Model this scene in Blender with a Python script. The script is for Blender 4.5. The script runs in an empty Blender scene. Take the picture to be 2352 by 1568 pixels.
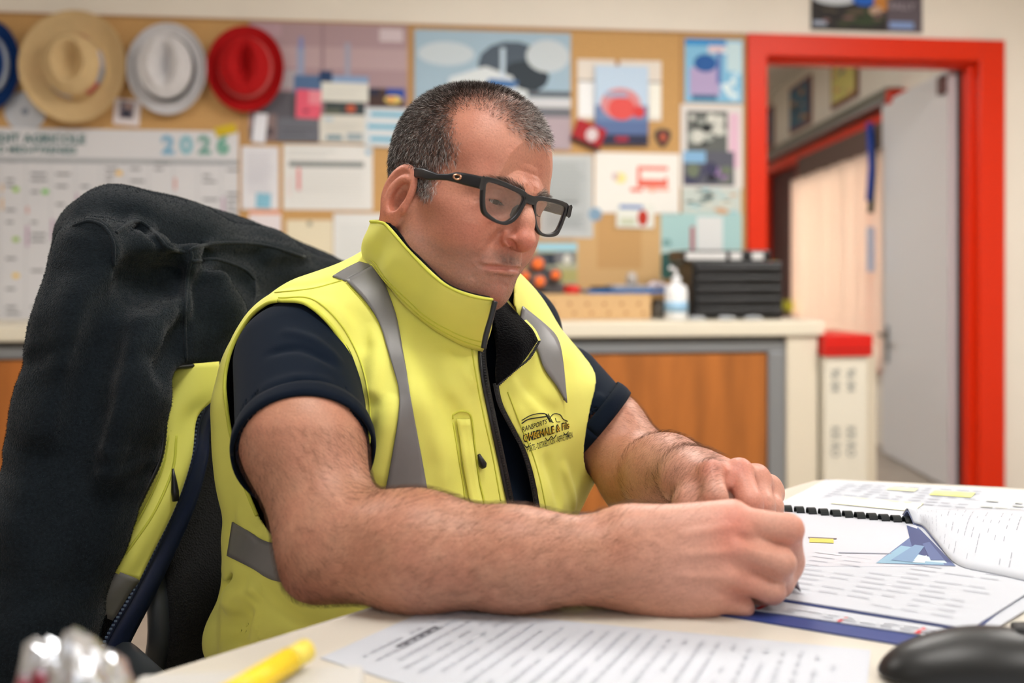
import bpy, bmesh, math, random
import numpy as np
from mathutils import Vector, Matrix
from mathutils.bvhtree import BVHTree
from mathutils.geometry import tessellate_polygon
random.seed(7); RNG = np.random.RandomState(7)
scene = bpy.context.scene
COL = scene.collection
PI = math.pi

# ------------------------------------------------------------------ camera
FPX = 2287.0; CX = 1176.0; HZ = 625.0; CAMH = 1.04; YAW = math.radians(6.7)
SN, CS = math.sin(YAW), math.cos(YAW)
cam_d = bpy.data.cameras.new('camera'); cam = bpy.data.objects.new('camera', cam_d); COL.objects.link(cam)
cam.location = (0, 0, CAMH); cam.rotation_euler = (PI/2, 0, -YAW)
cam_d.sensor_width = 36; cam_d.lens = FPX/2352*36
cam_d.shift_x = 0; cam_d.shift_y = -(784-HZ)/2352
cam_d.clip_start = 0.02
cam_d.dof.use_dof = True; cam_d.dof.focus_distance = 1.10; cam_d.dof.aperture_fstop = 2.9
scene.camera = cam

# ------------------------------------------------------------------ light and exposure
scene.view_settings.view_transform = 'Standard'; scene.view_settings.look = 'None'
scene.view_settings.gamma = 1; scene.view_settings.exposure = 0.04
scene.view_settings.use_curve_mapping = False
world = bpy.data.worlds.new('world'); scene.world = world; world.use_nodes = True
bg = world.node_tree.nodes['Background']; bg.inputs[0].default_value = (0.92, 0.96, 1.0, 1); bg.inputs[1].default_value = .8
def area_light(name, loc, rot, sx, sy, power, col=(1, .95, .88), spread=PI):
    l = bpy.data.lights.new(name, 'AREA'); l.shape = 'RECTANGLE'; l.size = sx; l.size_y = sy
    l.energy = power; l.color = col; l.spread = spread
    o = bpy.data.objects.new(name, l); o.location = loc; o.rotation_euler = rot; COL.objects.link(o); return o
LIGHTS = True

# ------------------------------------------------------------------ coordinates
def c2w(p):
    """camera-aligned (right, depth, z) -> world"""
    p = np.asarray(p, float)
    r, d, z = p[..., 0], p[..., 1], p[..., 2]
    return np.stack([d*SN+r*CS, d*CS-r*SN, z], -1)
def px(u, v, d):
    """pixel at depth -> camera-aligned point"""
    u, v, d = np.broadcast_arrays(np.asarray(u, float), v, d)
    return np.stack([(u-CX)/FPX*d, d, CAMH-(v-HZ)/FPX*d], -1)
def PXW(u, v, d): return c2w(px(u, v, d))
def wallpt(u, v, Y):
    """where the sight line of a pixel meets the plane y = Y (world)"""
    k = (u-CX)/FPX; d = Y/(CS-k*SN)
    return c2w(px(u, v, d))
def uv_of(p):
    return CX+FPX*p[..., 0]/p[..., 1], HZ-FPX*(p[..., 2]-CAMH)/p[..., 1]

# ------------------------------------------------------------------ objects
def tag(o, label=None, cat=None, group=None, kind=None):
    if label: o['label'] = label
    if cat: o['category'] = cat
    if group: o['group'] = group
    if kind: o['kind'] = kind
    return o
def empty(name, loc, label=None, cat=None, group=None, kind=None, rz=0):
    o = bpy.data.objects.new(name, None); o.location = loc; o.rotation_euler.z = rz
    o.empty_display_size = .05; COL.objects.link(o); tag(o, label, cat, group, kind); return o
def worigin(o):
    v = Vector((0, 0, 0))
    while o is not None: v = v+Vector(o.location); o = o.parent
    return np.array(v)
def link(name, me, parent=None):
    o = bpy.data.objects.new(name, me); COL.objects.link(o)
    if parent is not None: o.parent = parent
    return o
def mesh(name, V, Fc, mat=None, parent=None, smooth=False, frame='w', mi=None, attrs=None, origin=None, flip=False):
    """one mesh object; V in world ('w') or camera-aligned ('c') coordinates"""
    V = np.asarray(V, float).reshape(-1, 3)
    if frame == 'c': V = c2w(V)
    base = worigin(parent) if parent is not None else np.zeros(3)
    org = np.zeros(3) if origin is None else (c2w(origin) if frame == 'c' else np.asarray(origin, float))
    if origin is None and parent is None:
        org = np.array([V[:, 0].mean(), V[:, 1].mean(), V[:, 2].min()])
    if origin is None and parent is not None: org = base
    me = bpy.data.meshes.new(name)
    if isinstance(Fc, np.ndarray):
        n = Fc.shape[1]
        if flip: Fc = Fc[:, ::-1]
        me.vertices.add(len(V)); me.vertices.foreach_set('co', (V-org).astype(np.float32).ravel())
        me.loops.add(Fc.size); me.loops.foreach_set('vertex_index', Fc.astype(np.int32).ravel())
        me.polygons.add(len(Fc)); me.polygons.foreach_set('loop_start', np.arange(0, Fc.size, n, dtype=np.int32))
        me.update(calc_edges=True); me.validate()
    else:
        me.from_pydata((V-org).tolist(), [], [list(f) for f in Fc]); me.update()
    me.polygons.foreach_set('use_smooth', np.full(len(me.polygons), bool(smooth)))
    for m in (mat if isinstance(mat, (list, tuple)) else [mat]):
        if m is not None: me.materials.append(m)
    if mi is not None: me.polygons.foreach_set('material_index', np.asarray(mi, np.int32))
    for k, a in (attrs or {}).items():
        a = np.asarray(a, np.float32)
        if a.ndim == 1:
            t = me.attributes.new(k, 'FLOAT', 'POINT'); t.data.foreach_set('value', a)
        else:
            t = me.attributes.new(k, 'FLOAT_COLOR', 'POINT')
            t.data.foreach_set('color', np.concatenate([a, np.ones((len(a), 1), np.float32)], 1).ravel())
    o = bpy.data.objects.new(name, me); COL.objects.link(o)
    if parent is not None: o.parent = parent
    o.location = org-base
    return o
class MB:
    """collects simple shapes into one mesh"""
    def __init__(s): s.v = []; s.f = []; s.m = []
    def add(s, V, Fc, m=0):
        n = len(s.v); s.v += [tuple(p) for p in V]; s.f += [tuple(i+n for i in f) for f in Fc]; s.m += [m]*len(Fc); return s
    def box(s, a, b, bev=0.0, m=0):
        a = np.minimum(a, b)*1.0; b2 = np.maximum(np.array(a), b)
        x0, y0, z0 = a; x1, y1, z1 = b2
        if bev <= 0:
            V = [(x0,y0,z0),(x1,y0,z0),(x1,y1,z0),(x0,y1,z0),(x0,y0,z1),(x1,y0,z1),(x1,y1,z1),(x0,y1,z1)]
            return s.add(V, [(0,3,2,1),(4,5,6,7),(0,1,5,4),(1,2,6,5),(2,3,7,6),(3,0,4,7)], m)
        bm = bmesh.new(); bmesh.ops.create_cube(bm, size=1)
        for v in bm.verts:
            v.co = Vector(((x0+x1)/2+v.co.x*(x1-x0), (y0+y1)/2+v.co.y*(y1-y0), (z0+z1)/2+v.co.z*(z1-z0)))
        bmesh.ops.bevel(bm, geom=bm.edges[:], offset=min(bev, .49*min(x1-x0, y1-y0, z1-z0)), segments=2, affect='EDGES', profile=.5)
        bm.verts.index_update(); V = [v.co[:] for v in bm.verts]; Fc = [[v.index for v in f.verts] for f in bm.faces]; bm.free()
        return s.add(V, Fc, m)
    def prism(s, pts, vec, m=0):
        """closed outline (3-D points, one plane) pushed along vec"""
        n = len(pts); P = np.asarray(pts, float); Q = P+np.asarray(vec, float)
        tri = tessellate_polygon([[Vector(p) for p in P]])
        Fc = [tuple(t) for t in tri]+[tuple(i+n for i in t[::-1]) for t in tri]
        Fc += [(i, (i+1) % n, (i+1) % n+n, i+n) for i in range(n)]
        return s.add(list(P)+list(Q), Fc, m)
    def tube(s, pts, r, seg=10, m=0, cap=True, squash=None):
        P = np.asarray(pts, float); n = len(P); r = np.broadcast_to(r, (n,))
        T = np.gradient(P, axis=0); T /= np.linalg.norm(T, axis=1)[:, None]+1e-12
        up = np.array([0, 0, 1.]) if abs(T[0][2]) < .9 else np.array([1., 0, 0])
        N = np.cross(T[0], up); N /= np.linalg.norm(N); V = []
        for i in range(n):
            N = N-T[i]*N.dot(T[i]); N /= np.linalg.norm(N); B = np.cross(T[i], N)
            for k in range(seg):
                a = 2*PI*k/seg; V.append(P[i]+r[i]*(N*math.cos(a)+B*math.sin(a)))
        Fc = [(i*seg+k, i*seg+(k+1) % seg, (i+1)*seg+(k+1) % seg, (i+1)*seg+k) for i in range(n-1) for k in range(seg)]
        if cap: Fc += [tuple(range(seg))[::-1], tuple((n-1)*seg+k for k in range(seg))]
        return s.add(V, Fc, m)
    def lathe(s, prof, c, seg=24, m=0, axis=2, sx=1, sy=1):
        V = []; n = len(prof)
        for r, h in prof:
            for k in range(seg):
                a = 2*PI*k/seg; p = [r*math.cos(a)*sx, r*math.sin(a)*sy, h]
                if axis == 1: p = [p[0], h, p[1]]
                if axis == 0: p = [h, p[0], p[1]]
                V.append((c[0]+p[0], c[1]+p[1], c[2]+p[2]))
        Fc = [(i*seg+k, i*seg+(k+1) % seg, (i+1)*seg+(k+1) % seg, (i+1)*seg+k) for i in range(n-1) for k in range(seg)]
        Fc += [tuple(range(seg))[::-1], tuple((n-1)*seg+k for k in range(seg))]
        if axis == 1: Fc = [f[::-1] for f in Fc]
        return s.add(V, Fc, m)
    def grid(s, P, m=0):
        """P[i][j] points"""
        P = np.asarray(P, float); a, b = P.shape[:2]
        return s.add(P.reshape(-1, 3), [(i*b+j, (i+1)*b+j, (i+1)*b+j+1, i*b+j+1) for i in range(a-1) for j in range(b-1)], m)
    def build(s, name, mat, parent=None, smooth=False, frame='w', **k):
        return mesh(name, s.v, s.f, mat, parent, smooth, frame, mi=s.m if any(s.m) else None, **k)
def copy_tree(o, parent=None):
    c = o.copy(); COL.objects.link(c)
    if parent is not None: c.parent = parent
    for ch in o.children: copy_tree(ch, c)
    return c

# ------------------------------------------------------------------ materials
def s2l(c):
    return tuple((x/12.92 if x <= .04045 else ((x+.055)/1.055)**2.4) for x in c)
def rgb(r, g, b): return s2l((r/255, g/255, b/255))
MATS = {}
def clear_mat(name, tint, gloss, rough=.02):
    """thin clear sheet: lets light straight through and mirrors a little"""
    m = bpy.data.materials.new(name); m.use_nodes = True; nt = m.node_tree; N = nt.nodes; L = nt.links; N.remove(N['Principled BSDF'])
    t = N.new('ShaderNodeBsdfTransparent'); t.inputs[0].default_value = (*tint, 1); g = N.new('ShaderNodeBsdfGlossy'); g.inputs['Roughness'].default_value = rough
    f = N.new('ShaderNodeLayerWeight'); f.inputs[0].default_value = .15; mu = N.new('ShaderNodeMath'); mu.operation = 'MULTIPLY_ADD'; mu.inputs[1].default_value = gloss*.5; mu.inputs[2].default_value = gloss*.05; L.new(f.outputs['Facing'], mu.inputs[0])
    x = N.new('ShaderNodeMixShader'); L.new(mu.outputs[0], x.inputs[0]); L.new(t.outputs[0], x.inputs[1]); L.new(g.outputs[0], x.inputs[2]); L.new(x.outputs[0], N['Material Output'].inputs[0])
    MATS[name] = m; return m
def mat(name, col, rough=.6, spec=.4, metal=0., noise=0., nscale=20., bump=0., bscale=60., bdist=.002, sss=0., sheen=0., coat=0., attr=None,
        voronoi=False, alpha=1., trans=0., emis=None, stretch=None, detail=3., backcol=None, ior=None):
    m = bpy.data.materials.new(name); m.use_nodes = True; nt = m.node_tree; N = nt.nodes; L = nt.links
    b = N['Principled BSDF']; b.inputs['Roughness'].default_value = rough; b.inputs['Specular IOR Level'].default_value = spec
    b.inputs['Metallic'].default_value = metal
    if ior: b.inputs['IOR'].default_value = ior
    if sss: b.inputs['Subsurface Weight'].default_value = sss; b.inputs['Subsurface Radius'].default_value = (1, .35, .2); b.inputs['Subsurface Scale'].default_value = .006
    if sheen: b.inputs['Sheen Weight'].default_value = sheen; b.inputs['Sheen Roughness'].default_value = .5
    if coat: b.inputs['Coat Weight'].default_value = coat; b.inputs['Coat Roughness'].default_value = .1
    if trans: b.inputs['Transmission Weight'].default_value = trans
    b.inputs['Alpha'].default_value = alpha
    tc = N.new('ShaderNodeTexCoord'); src = tc.outputs['Object']
    if stretch:
        mp = N.new('ShaderNodeMapping'); mp.inputs['Scale'].default_value = stretch; L.new(src, mp.inputs[0]); src = mp.outputs[0]
    base = None
    if attr:
        a = N.new('ShaderNodeAttribute'); a.attribute_name = attr; base = a.outputs['Color']
    else: b.inputs['Base Color'].default_value = (*col, 1)
    if noise:
        t = N.new('ShaderNodeTexNoise'); t.inputs['Scale'].default_value = nscale; t.inputs['Detail'].default_value = detail; L.new(src, t.inputs['Vector'])
        mr = N.new('ShaderNodeMapRange'); mr.inputs['From Min'].default_value = .3; mr.inputs['From Max'].default_value = .7
        mr.inputs['To Min'].default_value = 1-noise; mr.inputs['To Max'].default_value = 1+noise*.6; L.new(t.outputs[0], mr.inputs[0])
        mx = N.new('ShaderNodeVectorMath'); mx.operation = 'SCALE'
        if base is not None: L.new(base, mx.inputs[0])
        else: mx.inputs[0].default_value = col
        L.new(mr.outputs[0], mx.inputs['Scale']); base = mx.outputs[0]
    if base is not None: L.new(base, b.inputs['Base Color'])
    if bump:
        t2 = N.new('ShaderNodeTexVoronoi' if voronoi else 'ShaderNodeTexNoise'); t2.inputs['Scale'].default_value = bscale
        if not voronoi: t2.inputs['Detail'].default_value = 3
        L.new(src, t2.inputs['Vector'])
        bp = N.new('ShaderNodeBump'); bp.inputs['Strength'].default_value = bump; bp.inputs['Distance'].default_value = bdist
        L.new(t2.outputs[0], bp.inputs['Height']); L.new(bp.outputs[0], b.inputs['Normal'])
    if emis: b.inputs['Emission Color'].default_value = (*emis[0], 1); b.inputs['Emission Strength'].default_value = emis[1]
    MATS[name] = m; return m

# ------------------------------------------------------------------ solid modelling: signed distances on a grid, then surface nets
def smin(a, b, k):
    if k <= 0: return np.minimum(a, b)
    h = np.maximum(k-np.abs(a-b), 0)/k
    return np.minimum(a, b)-h*h*k*.25
def smax(a, b, k): return -smin(-a, -b, k)
class Grid:
    def __init__(s, lo, hi, res):
        s.lo = np.array(lo, float); s.res = res
        s.n = np.ceil((np.array(hi)-s.lo)/res).astype(int)+1
        s.ax = [(s.lo[i]+np.arange(s.n[i])*res).astype(np.float32) for i in range(3)]
        s.f = np.full(s.n, 10., np.float32)
    def box(s, lo, hi):
        if lo is None: return tuple(slice(0, n) for n in s.n)
        a = np.clip(np.floor((np.array(lo)-s.lo)/s.res).astype(int), 0, s.n); b = np.clip(np.ceil((np.array(hi)-s.lo)/s.res).astype(int)+1, 0, s.n)
        return tuple(slice(int(i), int(j)) for i, j in zip(a, b))
    def xyz(s, sl): return s.ax[0][sl[0]][:, None, None], s.ax[1][sl[1]][None, :, None], s.ax[2][sl[2]][None, None, :]
    def op(s, fn, lo=None, hi=None, k=.01, mode='add'):
        sl = s.box(lo, hi)
        if any(q.stop <= q.start for q in sl): return
        d = fn(*s.xyz(sl)); f = s.f[sl]
        if mode == 'add': s.f[sl] = smin(f, d, k)
        elif mode == 'sub': s.f[sl] = smax(f, -d, k)
        elif mode == 'and': s.f[sl] = smax(f, d, k)
        else: s.f[sl] = f+d
    def ell(s, c, r, k=.01, mode='add', R=None):
        c = np.array(c, float); r = np.array(r, float); m = r.max()+k+.004
        def fn(x, y, z):
            X, Y, Z = x-c[0], y-c[1], z-c[2]
            if R is not None:
                X, Y, Z = (R[0][0]*X+R[1][0]*Y+R[2][0]*Z, R[0][1]*X+R[1][1]*Y+R[2][1]*Z, R[0][2]*X+R[1][2]*Y+R[2][2]*Z)
            q = (X/r[0])**2+(Y/r[1])**2+(Z/r[2])**2
            q2 = (X/r[0]**2)**2+(Y/r[1]**2)**2+(Z/r[2]**2)**2
            k0 = np.sqrt(q); return k0*(k0-1)/np.sqrt(q2+1e-9)
        s.op(fn, c-m, c+m, k, mode)
    def cap(s, a, b, ra, rb=None, k=.01, mode='add', sq=None):
        """round cone; sq=(axis vector, factor) flattens it across that axis"""
        rb = ra if rb is None else rb
        a = np.array(a, float); b = np.array(b, float); m = max(ra, rb)*(1 if sq is None else max(1, 1/sq[1]))+k+.004
        ba = b-a; L2 = ba.dot(ba)+1e-12
        def fn(x, y, z):
            X, Y, Z = x-a[0], y-a[1], z-a[2]
            t = np.clip((X*ba[0]+Y*ba[1]+Z*ba[2])/L2, 0, 1)
            DX, DY, DZ = X-t*ba[0], Y-t*ba[1], Z-t*ba[2]
            q = DX*DX+DY*DY+DZ*DZ
            if sq is not None:
                n = np.array(sq[0], float); n /= np.linalg.norm(n); w = DX*n[0]+DY*n[1]+DZ*n[2]
                q = q+w*w*(1/sq[1]**2-1)
            return np.sqrt(q)-(ra+t*(rb-ra))
        s.op(fn, np.minimum(a, b)-m, np.maximum(a, b)+m, k, mode)
    def chain(s, pts, rr, k=.006, mode='add', sq=None):
        for i in range(len(pts)-1): s.cap(pts[i], pts[i+1], rr[i], rr[i+1], k, mode, sq)
    def bump(s, c, r, amp):
        """push the surface out (amp > 0) or in around c"""
        c = np.array(c, float); r = np.broadcast_to(np.array(r, float), (3,)); m = r*2.6
        def fn(x, y, z): return -amp*np.exp(-((x-c[0])/r[0])**2-((y-c[1])/r[1])**2-((z-c[2])/r[2])**2)
        s.op(fn, c-m, c+m, 0, 'disp')
    def crease(s, pts, r, amp):
        """dent or ridge along a polyline, tapering at both ends"""
        P = np.array(pts, float)
        lo = P.min(0)-3*r; hi = P.max(0)+3*r
        def fn(x, y, z):
            best = None; tt = None; n = len(P)-1
            for i in range(n):
                ba = P[i+1]-P[i]; X, Y, Z = x-P[i][0], y-P[i][1], z-P[i][2]
                t = np.clip((X*ba[0]+Y*ba[1]+Z*ba[2])/ba.dot(ba), 0, 1)
                q = (X-t*ba[0])**2+(Y-t*ba[1])**2+(Z-t*ba[2])**2; g = (i+t)/n
                if best is None: best, tt = q, g
                else:
                    w = q < best; best = np.where(w, q, best); tt = np.where(w, g, tt)
            return -amp*np.exp(-best/r**2)*np.clip(np.sin(PI*tt)*1.6, .0, 1)
        s.op(fn, lo, hi, 0, 'disp')
    def mesh(s):
        f = s.f; ins = f < 0
        c = [ins[i:i+f.shape[0]-1, j:j+f.shape[1]-1, k:k+f.shape[2]-1] for i in (0, 1) for j in (0, 1) for k in (0, 1)]
        n = sum(a.astype(np.int8) for a in c); act = (n > 0) & (n < 8)
        I = np.argwhere(act); vid = np.full(act.shape, -1, np.int64); vid[act] = np.arange(len(I))
        S = np.zeros((len(I), 3)); W = np.zeros(len(I))
        corner = {(i, j, k): f[I[:, 0]+i, I[:, 1]+j, I[:, 2]+k].astype(float) for i in (0, 1) for j in (0, 1) for k in (0, 1)}
        for a in range(3):
            o = [q for q in range(3) if q != a]
            for p in (0, 1):
                for q in (0, 1):
                    A = [0, 0, 0]; A[o[0]] = p; A[o[1]] = q; B = list(A); B[a] = 1
                    fa, fb = corner[tuple(A)], corner[tuple(B)]; m = (fa < 0) != (fb < 0)
                    t = fa[m]/(fa[m]-fb[m]); pt = np.tile(np.array(A, float), (len(t), 1)); pt[:, a] = t
                    S[m] += pt; W[m] += 1
        V = s.lo+(I+S/W[:, None])*s.res
        Q = []
        for a in range(3):
            b, c2 = (a+1) % 3, (a+2) % 3
            sa = [slice(None)]*3; sb = [slice(None)]*3; sa[a] = slice(0, -1); sb[a] = slice(1, None)
            m = ins[tuple(sa)] != ins[tuple(sb)]; E = np.argwhere(m)
            ok = (E[:, b] > 0) & (E[:, c2] > 0) & (E[:, b] < f.shape[b]-1) & (E[:, c2] < f.shape[c2]-1); E = E[ok]
            first = ins[E[:, 0], E[:, 1], E[:, 2]]
            def g(db, dc):
                T = E.copy(); T[:, b] += db; T[:, c2] += dc; return vid[T[:, 0], T[:, 1], T[:, 2]]
            q = np.stack([g(-1, -1), g(0, -1), g(0, 0), g(-1, 0)], 1); q[~first] = q[~first][:, ::-1]; Q.append(q)
        return V, np.concatenate(Q)
def relax(V, Q, it=2, lam=.5):
    E = np.concatenate([Q[:, [0, 1]], Q[:, [1, 2]], Q[:, [2, 3]], Q[:, [3, 0]]]); n = len(V)
    cnt = np.bincount(E[:, 0], minlength=n)+np.bincount(E[:, 1], minlength=n)
    for _ in range(it):
        A = np.stack([np.bincount(E[:, 0], V[E[:, 1], a], n)+np.bincount(E[:, 1], V[E[:, 0], a], n) for a in range(3)], 1)/cnt[:, None]
        V = V+lam*(A-V)
    return V
def normals(V, Q):
    n = np.cross(V[Q[:, 2]]-V[Q[:, 0]], V[Q[:, 3]]-V[Q[:, 1]])
    N = np.stack([sum(np.bincount(Q[:, j], n[:, a], len(V)) for j in range(Q.shape[1])) for a in range(3)], 1)
    return N/(np.linalg.norm(N, axis=1)[:, None]+1e-12)
def trilin(g, f, P):
    q = (np.asarray(P)-g.lo)/g.res; q = np.clip(q, 0, np.array(f.shape)-1.001); i = q.astype(int); t = q-i; out = 0
    for a in (0, 1):
        for b in (0, 1):
            for c in (0, 1):
                out = out+f[i[:, 0]+a, i[:, 1]+b, i[:, 2]+c]*np.where(a, t[:, 0], 1-t[:, 0])*np.where(b, t[:, 1], 1-t[:, 1])*np.where(c, t[:, 2], 1-t[:, 2])
    return out
def noise3(P, scale, seed=0):
    """cheap smooth value noise, vectorised"""
    P = np.asarray(P)*scale+seed*17.31; i = np.floor(P).astype(np.int64); f = P-i; f = f*f*(3-2*f); out = 0
    for dx in (0, 1):
        for dy in (0, 1):
            for dz in (0, 1):
                h = ((i[..., 0]+dx)*374761393+(i[..., 1]+dy)*668265263+(i[..., 2]+dz)*2147483647+seed*974634777) & 0x7fffffff
                h = (h ^ (h >> 13))*1274126177 & 0x7fffffff; h = ((h ^ (h >> 16)) & 0xffff)/65535.
                out = out+h*np.where(dx, f[..., 0], 1-f[..., 0])*np.where(dy, f[..., 1], 1-f[..., 1])*np.where(dz, f[..., 2], 1-f[..., 2])
    return out
def spline(pts, n, closed=False):
    """Catmull-Rom through points"""
    P = np.asarray(pts, float); m = len(P)
    Pp = np.concatenate([P[-1:], P, P[:2]]) if closed else np.concatenate([2*P[:1]-P[1:2], P, 2*P[-1:]-P[-2:-1]])
    segs = m if closed else m-1; t = np.linspace(0, segs, n, endpoint=not closed)
    i = np.minimum(t.astype(int), segs-1); f = (t-i)[:, None]
    a, b, c, d = Pp[i], Pp[i+1], Pp[i+2], Pp[i+3]
    return .5*((2*b)+(c-a)*f+(2*a-5*b+4*c-d)*f*f+(3*b-a-3*c+d)*f**3)
def polysdf(u, v, P):
    """2-D signed distance to a closed polygon, negative inside"""
    P = np.asarray(P, float); d = np.full(np.broadcast(u, v).shape, 1e18); ins = np.zeros(d.shape, bool)
    for a, b in zip(P, np.roll(P, -1, 0)):
        e = b-a; wx, wy = u-a[0], v-a[1]; t = np.clip((wx*e[0]+wy*e[1])/(e.dot(e)+1e-12), 0, 1)
        d = np.minimum(d, (wx-t*e[0])**2+(wy-t*e[1])**2)
        c = (a[1] > v) != (b[1] > v)
        ins ^= c & (u < (b[0]-a[0])*(v-a[1])/(b[1]-a[1]+1e-12)+a[0])
    d = np.sqrt(d); return np.where(ins, -d, d)
class Caster:
    """drops image-traced outlines onto a solid along the sight lines they were measured on"""
    def __init__(s, V, Q): s.t = BVHTree.FromPolygons([Vector(p) for p in V], [tuple(int(i) for i in q) for q in Q])
    def __call__(s, u, v, off=0., default=None):
        d = np.array([(u-CX)/FPX, 1., -(v-HZ)/FPX]); D = Vector(d).normalized()
        h = s.t.ray_cast(Vector((0, 0, CAMH)), D)
        if h[0] is None:
            return None if default is None else np.array(px(u, v, default))
        n = h[1]
        if n.dot(D) > 0: n = -n
        return np.array(h[0]+n*off)
    def near(s, p, off=0.):
        h = s.t.find_nearest(Vector(p)); return np.array(h[0]+h[1]*off)
# ================================================================== the room
W = 4.35; CEIL = 2.62
XL, XR, YB = -3.6, 3.9, -2.6
wallm = mat('wall_paint', rgb(236, 229, 217), rough=.85, spec=.2, noise=.03, nscale=3, bump=.08, bscale=140, bdist=.001)
ceilm = mat('ceiling_paint', rgb(225, 220, 210), rough=.9)
floorm = mat('floor_vinyl', rgb(150, 140, 128), rough=.45, noise=.1, nscale=12)
redm = mat('red_gloss_paint', rgb(220, 44, 2), rough=.42, spec=.3)
creamm = mat('cream_laminate', rgb(222, 212, 192), rough=.4, spec=.4)
alum = mat('brushed_aluminium', rgb(152, 156, 160), rough=.4, metal=.6)
darkm = mat('dark_plastic', rgb(24, 24, 26), rough=.5)
def wx(u): return wallpt(u, 600, W)[0]
DX0, DX1 = wx(1757), wx(2246); DZ = wallpt(2000, 134, W)[2]
def struct(nm, mb_, m, parent=None):
    o = mb_.build(nm, m, parent);
    if parent is None: o['kind'] = 'structure'
    return o
struct('floor', MB().box((XL-.1, YB-.1, -.06), (XR+.1, 9.6, 0)), floorm)
struct('ceiling', MB().box((XL-.1, YB-.1, CEIL), (XR+.1, 9.6, CEIL+.08)), ceilm)
m = MB().box((XL, W, 0), (DX0, W+.11, CEIL)).box((DX1, W, 0), (XR, W+.11, CEIL)).box((DX0, W, DZ), (DX1, W+.11, CEIL)); struct('wall_back', m, wallm)
struct('wall_left', MB().box((XL-.1, YB, 0), (XL, 9.5, CEIL)), wallm)
struct('wall_right', MB().box((XR, YB, 0), (XR+.1, 9.5, CEIL)), wallm)
struct('wall_far', MB().box((XL, 9.4, 0), (XR, 9.5, CEIL)), wallm)
# wall behind the camera; its long window is added to let fill light in
wm = MB().box((XL, YB-.1, 0), (XR, YB, .95)).box((XL, YB-.1, 2.3), (XR, YB, CEIL)).box((XL, YB-.1, .95), (-1.9, YB, 2.3)).box((2.9, YB-.1, .95), (XR, YB, 2.3)); struct('wall_front', wm, wallm)
w1 = struct('added_window', MB().box((-1.9, YB-.08, .95), (-1.84, YB-.02, 2.3)).box((2.84, YB-.08, .95), (2.9, YB-.02, 2.3)).box((-1.9, YB-.08, .95), (2.9, YB-.02, 1.01)).box((-1.9, YB-.08, 2.24), (2.9, YB-.02, 2.3)).box((.47, YB-.08, .95), (.53, YB-.02, 2.3)), redm)
# red door frame
d1 = empty('door_1', (DX0, W, 0)); d1['kind'] = 'structure'
def casing(nm, a, b):
    o = MB().box(a, b, .006).build(nm, redm, d1); return o
xo0, xo1, zo = wx(1714), wx(2303), wallpt(2000, 86, W)[2]
casing('frame_post', (xo0, W-.022, 0), (DX0+.004, W+.11, zo)); casing('frame_post', (DX1-.004, W-.022, 0), (xo1, W+.11, zo)); casing('frame_head', (xo0+.001, W-.0215, DZ-.004), (xo1-.001, W+.11, zo))
casing('frame_rebate', (DX1-.026, W+.03, 0), (DX1+.01, W+.12, DZ)); casing('frame_rebate', (DX0, W+.03, 0), (DX0+.022, W+.12, DZ)); casing('frame_rebate', (DX0, W+.031, DZ-.022), (DX1, W+.12, DZ))
MB().box((DX1-.034, W+.090, 0), (DX1-.0262, W+.118, DZ)).build('shadow_gap_strip', mat('gap_shade', rgb(50, 34, 30), rough=.8), d1)  # dark strip painted in as the shadow gap between leaf and frame
# open door leaf
h0 = np.array([DX1-.030, W+.122]); h1 = np.array([2.815, 5.42]); hd = (h1-h0)/np.linalg.norm(h1-h0); hn = np.array([-hd[1], hd[0]])
leafm = mat('door_leaf_paint', rgb(222, 222, 224), rough=.35, spec=.4)
d2 = empty('door_2', (h0[0], h0[1], 0)); d2['kind'] = 'structure'
def leafbox(nm, s0, s1, n0, n1, z0, z1, m_, par=d2, bev=.003):
    P = [h0+hd*s0+hn*n0, h0+hd*s1+hn*n0, h0+hd*s1+hn*n1, h0+hd*s0+hn*n1]
    return MB().prism([(p[0], p[1], z0) for p in P], (0, 0, z1-z0)).build(nm, m_, par)
LL = np.linalg.norm(h1-h0)
leafbox('leaf', 0, LL, 0, .04, .01, 2.01, leafm)
leafbox('edge_strip', -.003, .0, .0, .04, .01, 2.01, mat('leaf_edge', rgb(190, 178, 182), rough=.5))
leafbox('closer_plate', .02, .09, .04, .062, 1.90, 1.985, mat('brown_plate', rgb(92, 52, 48), rough=.5))
hz = 1.04-(775-HZ)/FPX*5.35
pl = h0+hd*(LL-.10)+hn*.045
hm = MB().tube([(pl[0], pl[1], hz), (pl[0]+hn[0]*.05, pl[1]+hn[1]*.05, hz)], .011, 10).tube([(pl[0]+hn[0]*.05, pl[1]+hn[1]*.05, hz), (pl[0]+hn[0]*.05-hd[0]*.12, pl[1]+hn[1]*.05-hd[1]*.12, hz-.005)], .010, 10)
hm.build('lever_handle', mat('nickel', rgb(150, 140, 128), rough=.3, metal=.9), d2, True)
leafbox('handle_plate', LL-.125, LL-.075, .04, .048, hz-.16, hz+.05, alum)
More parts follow.
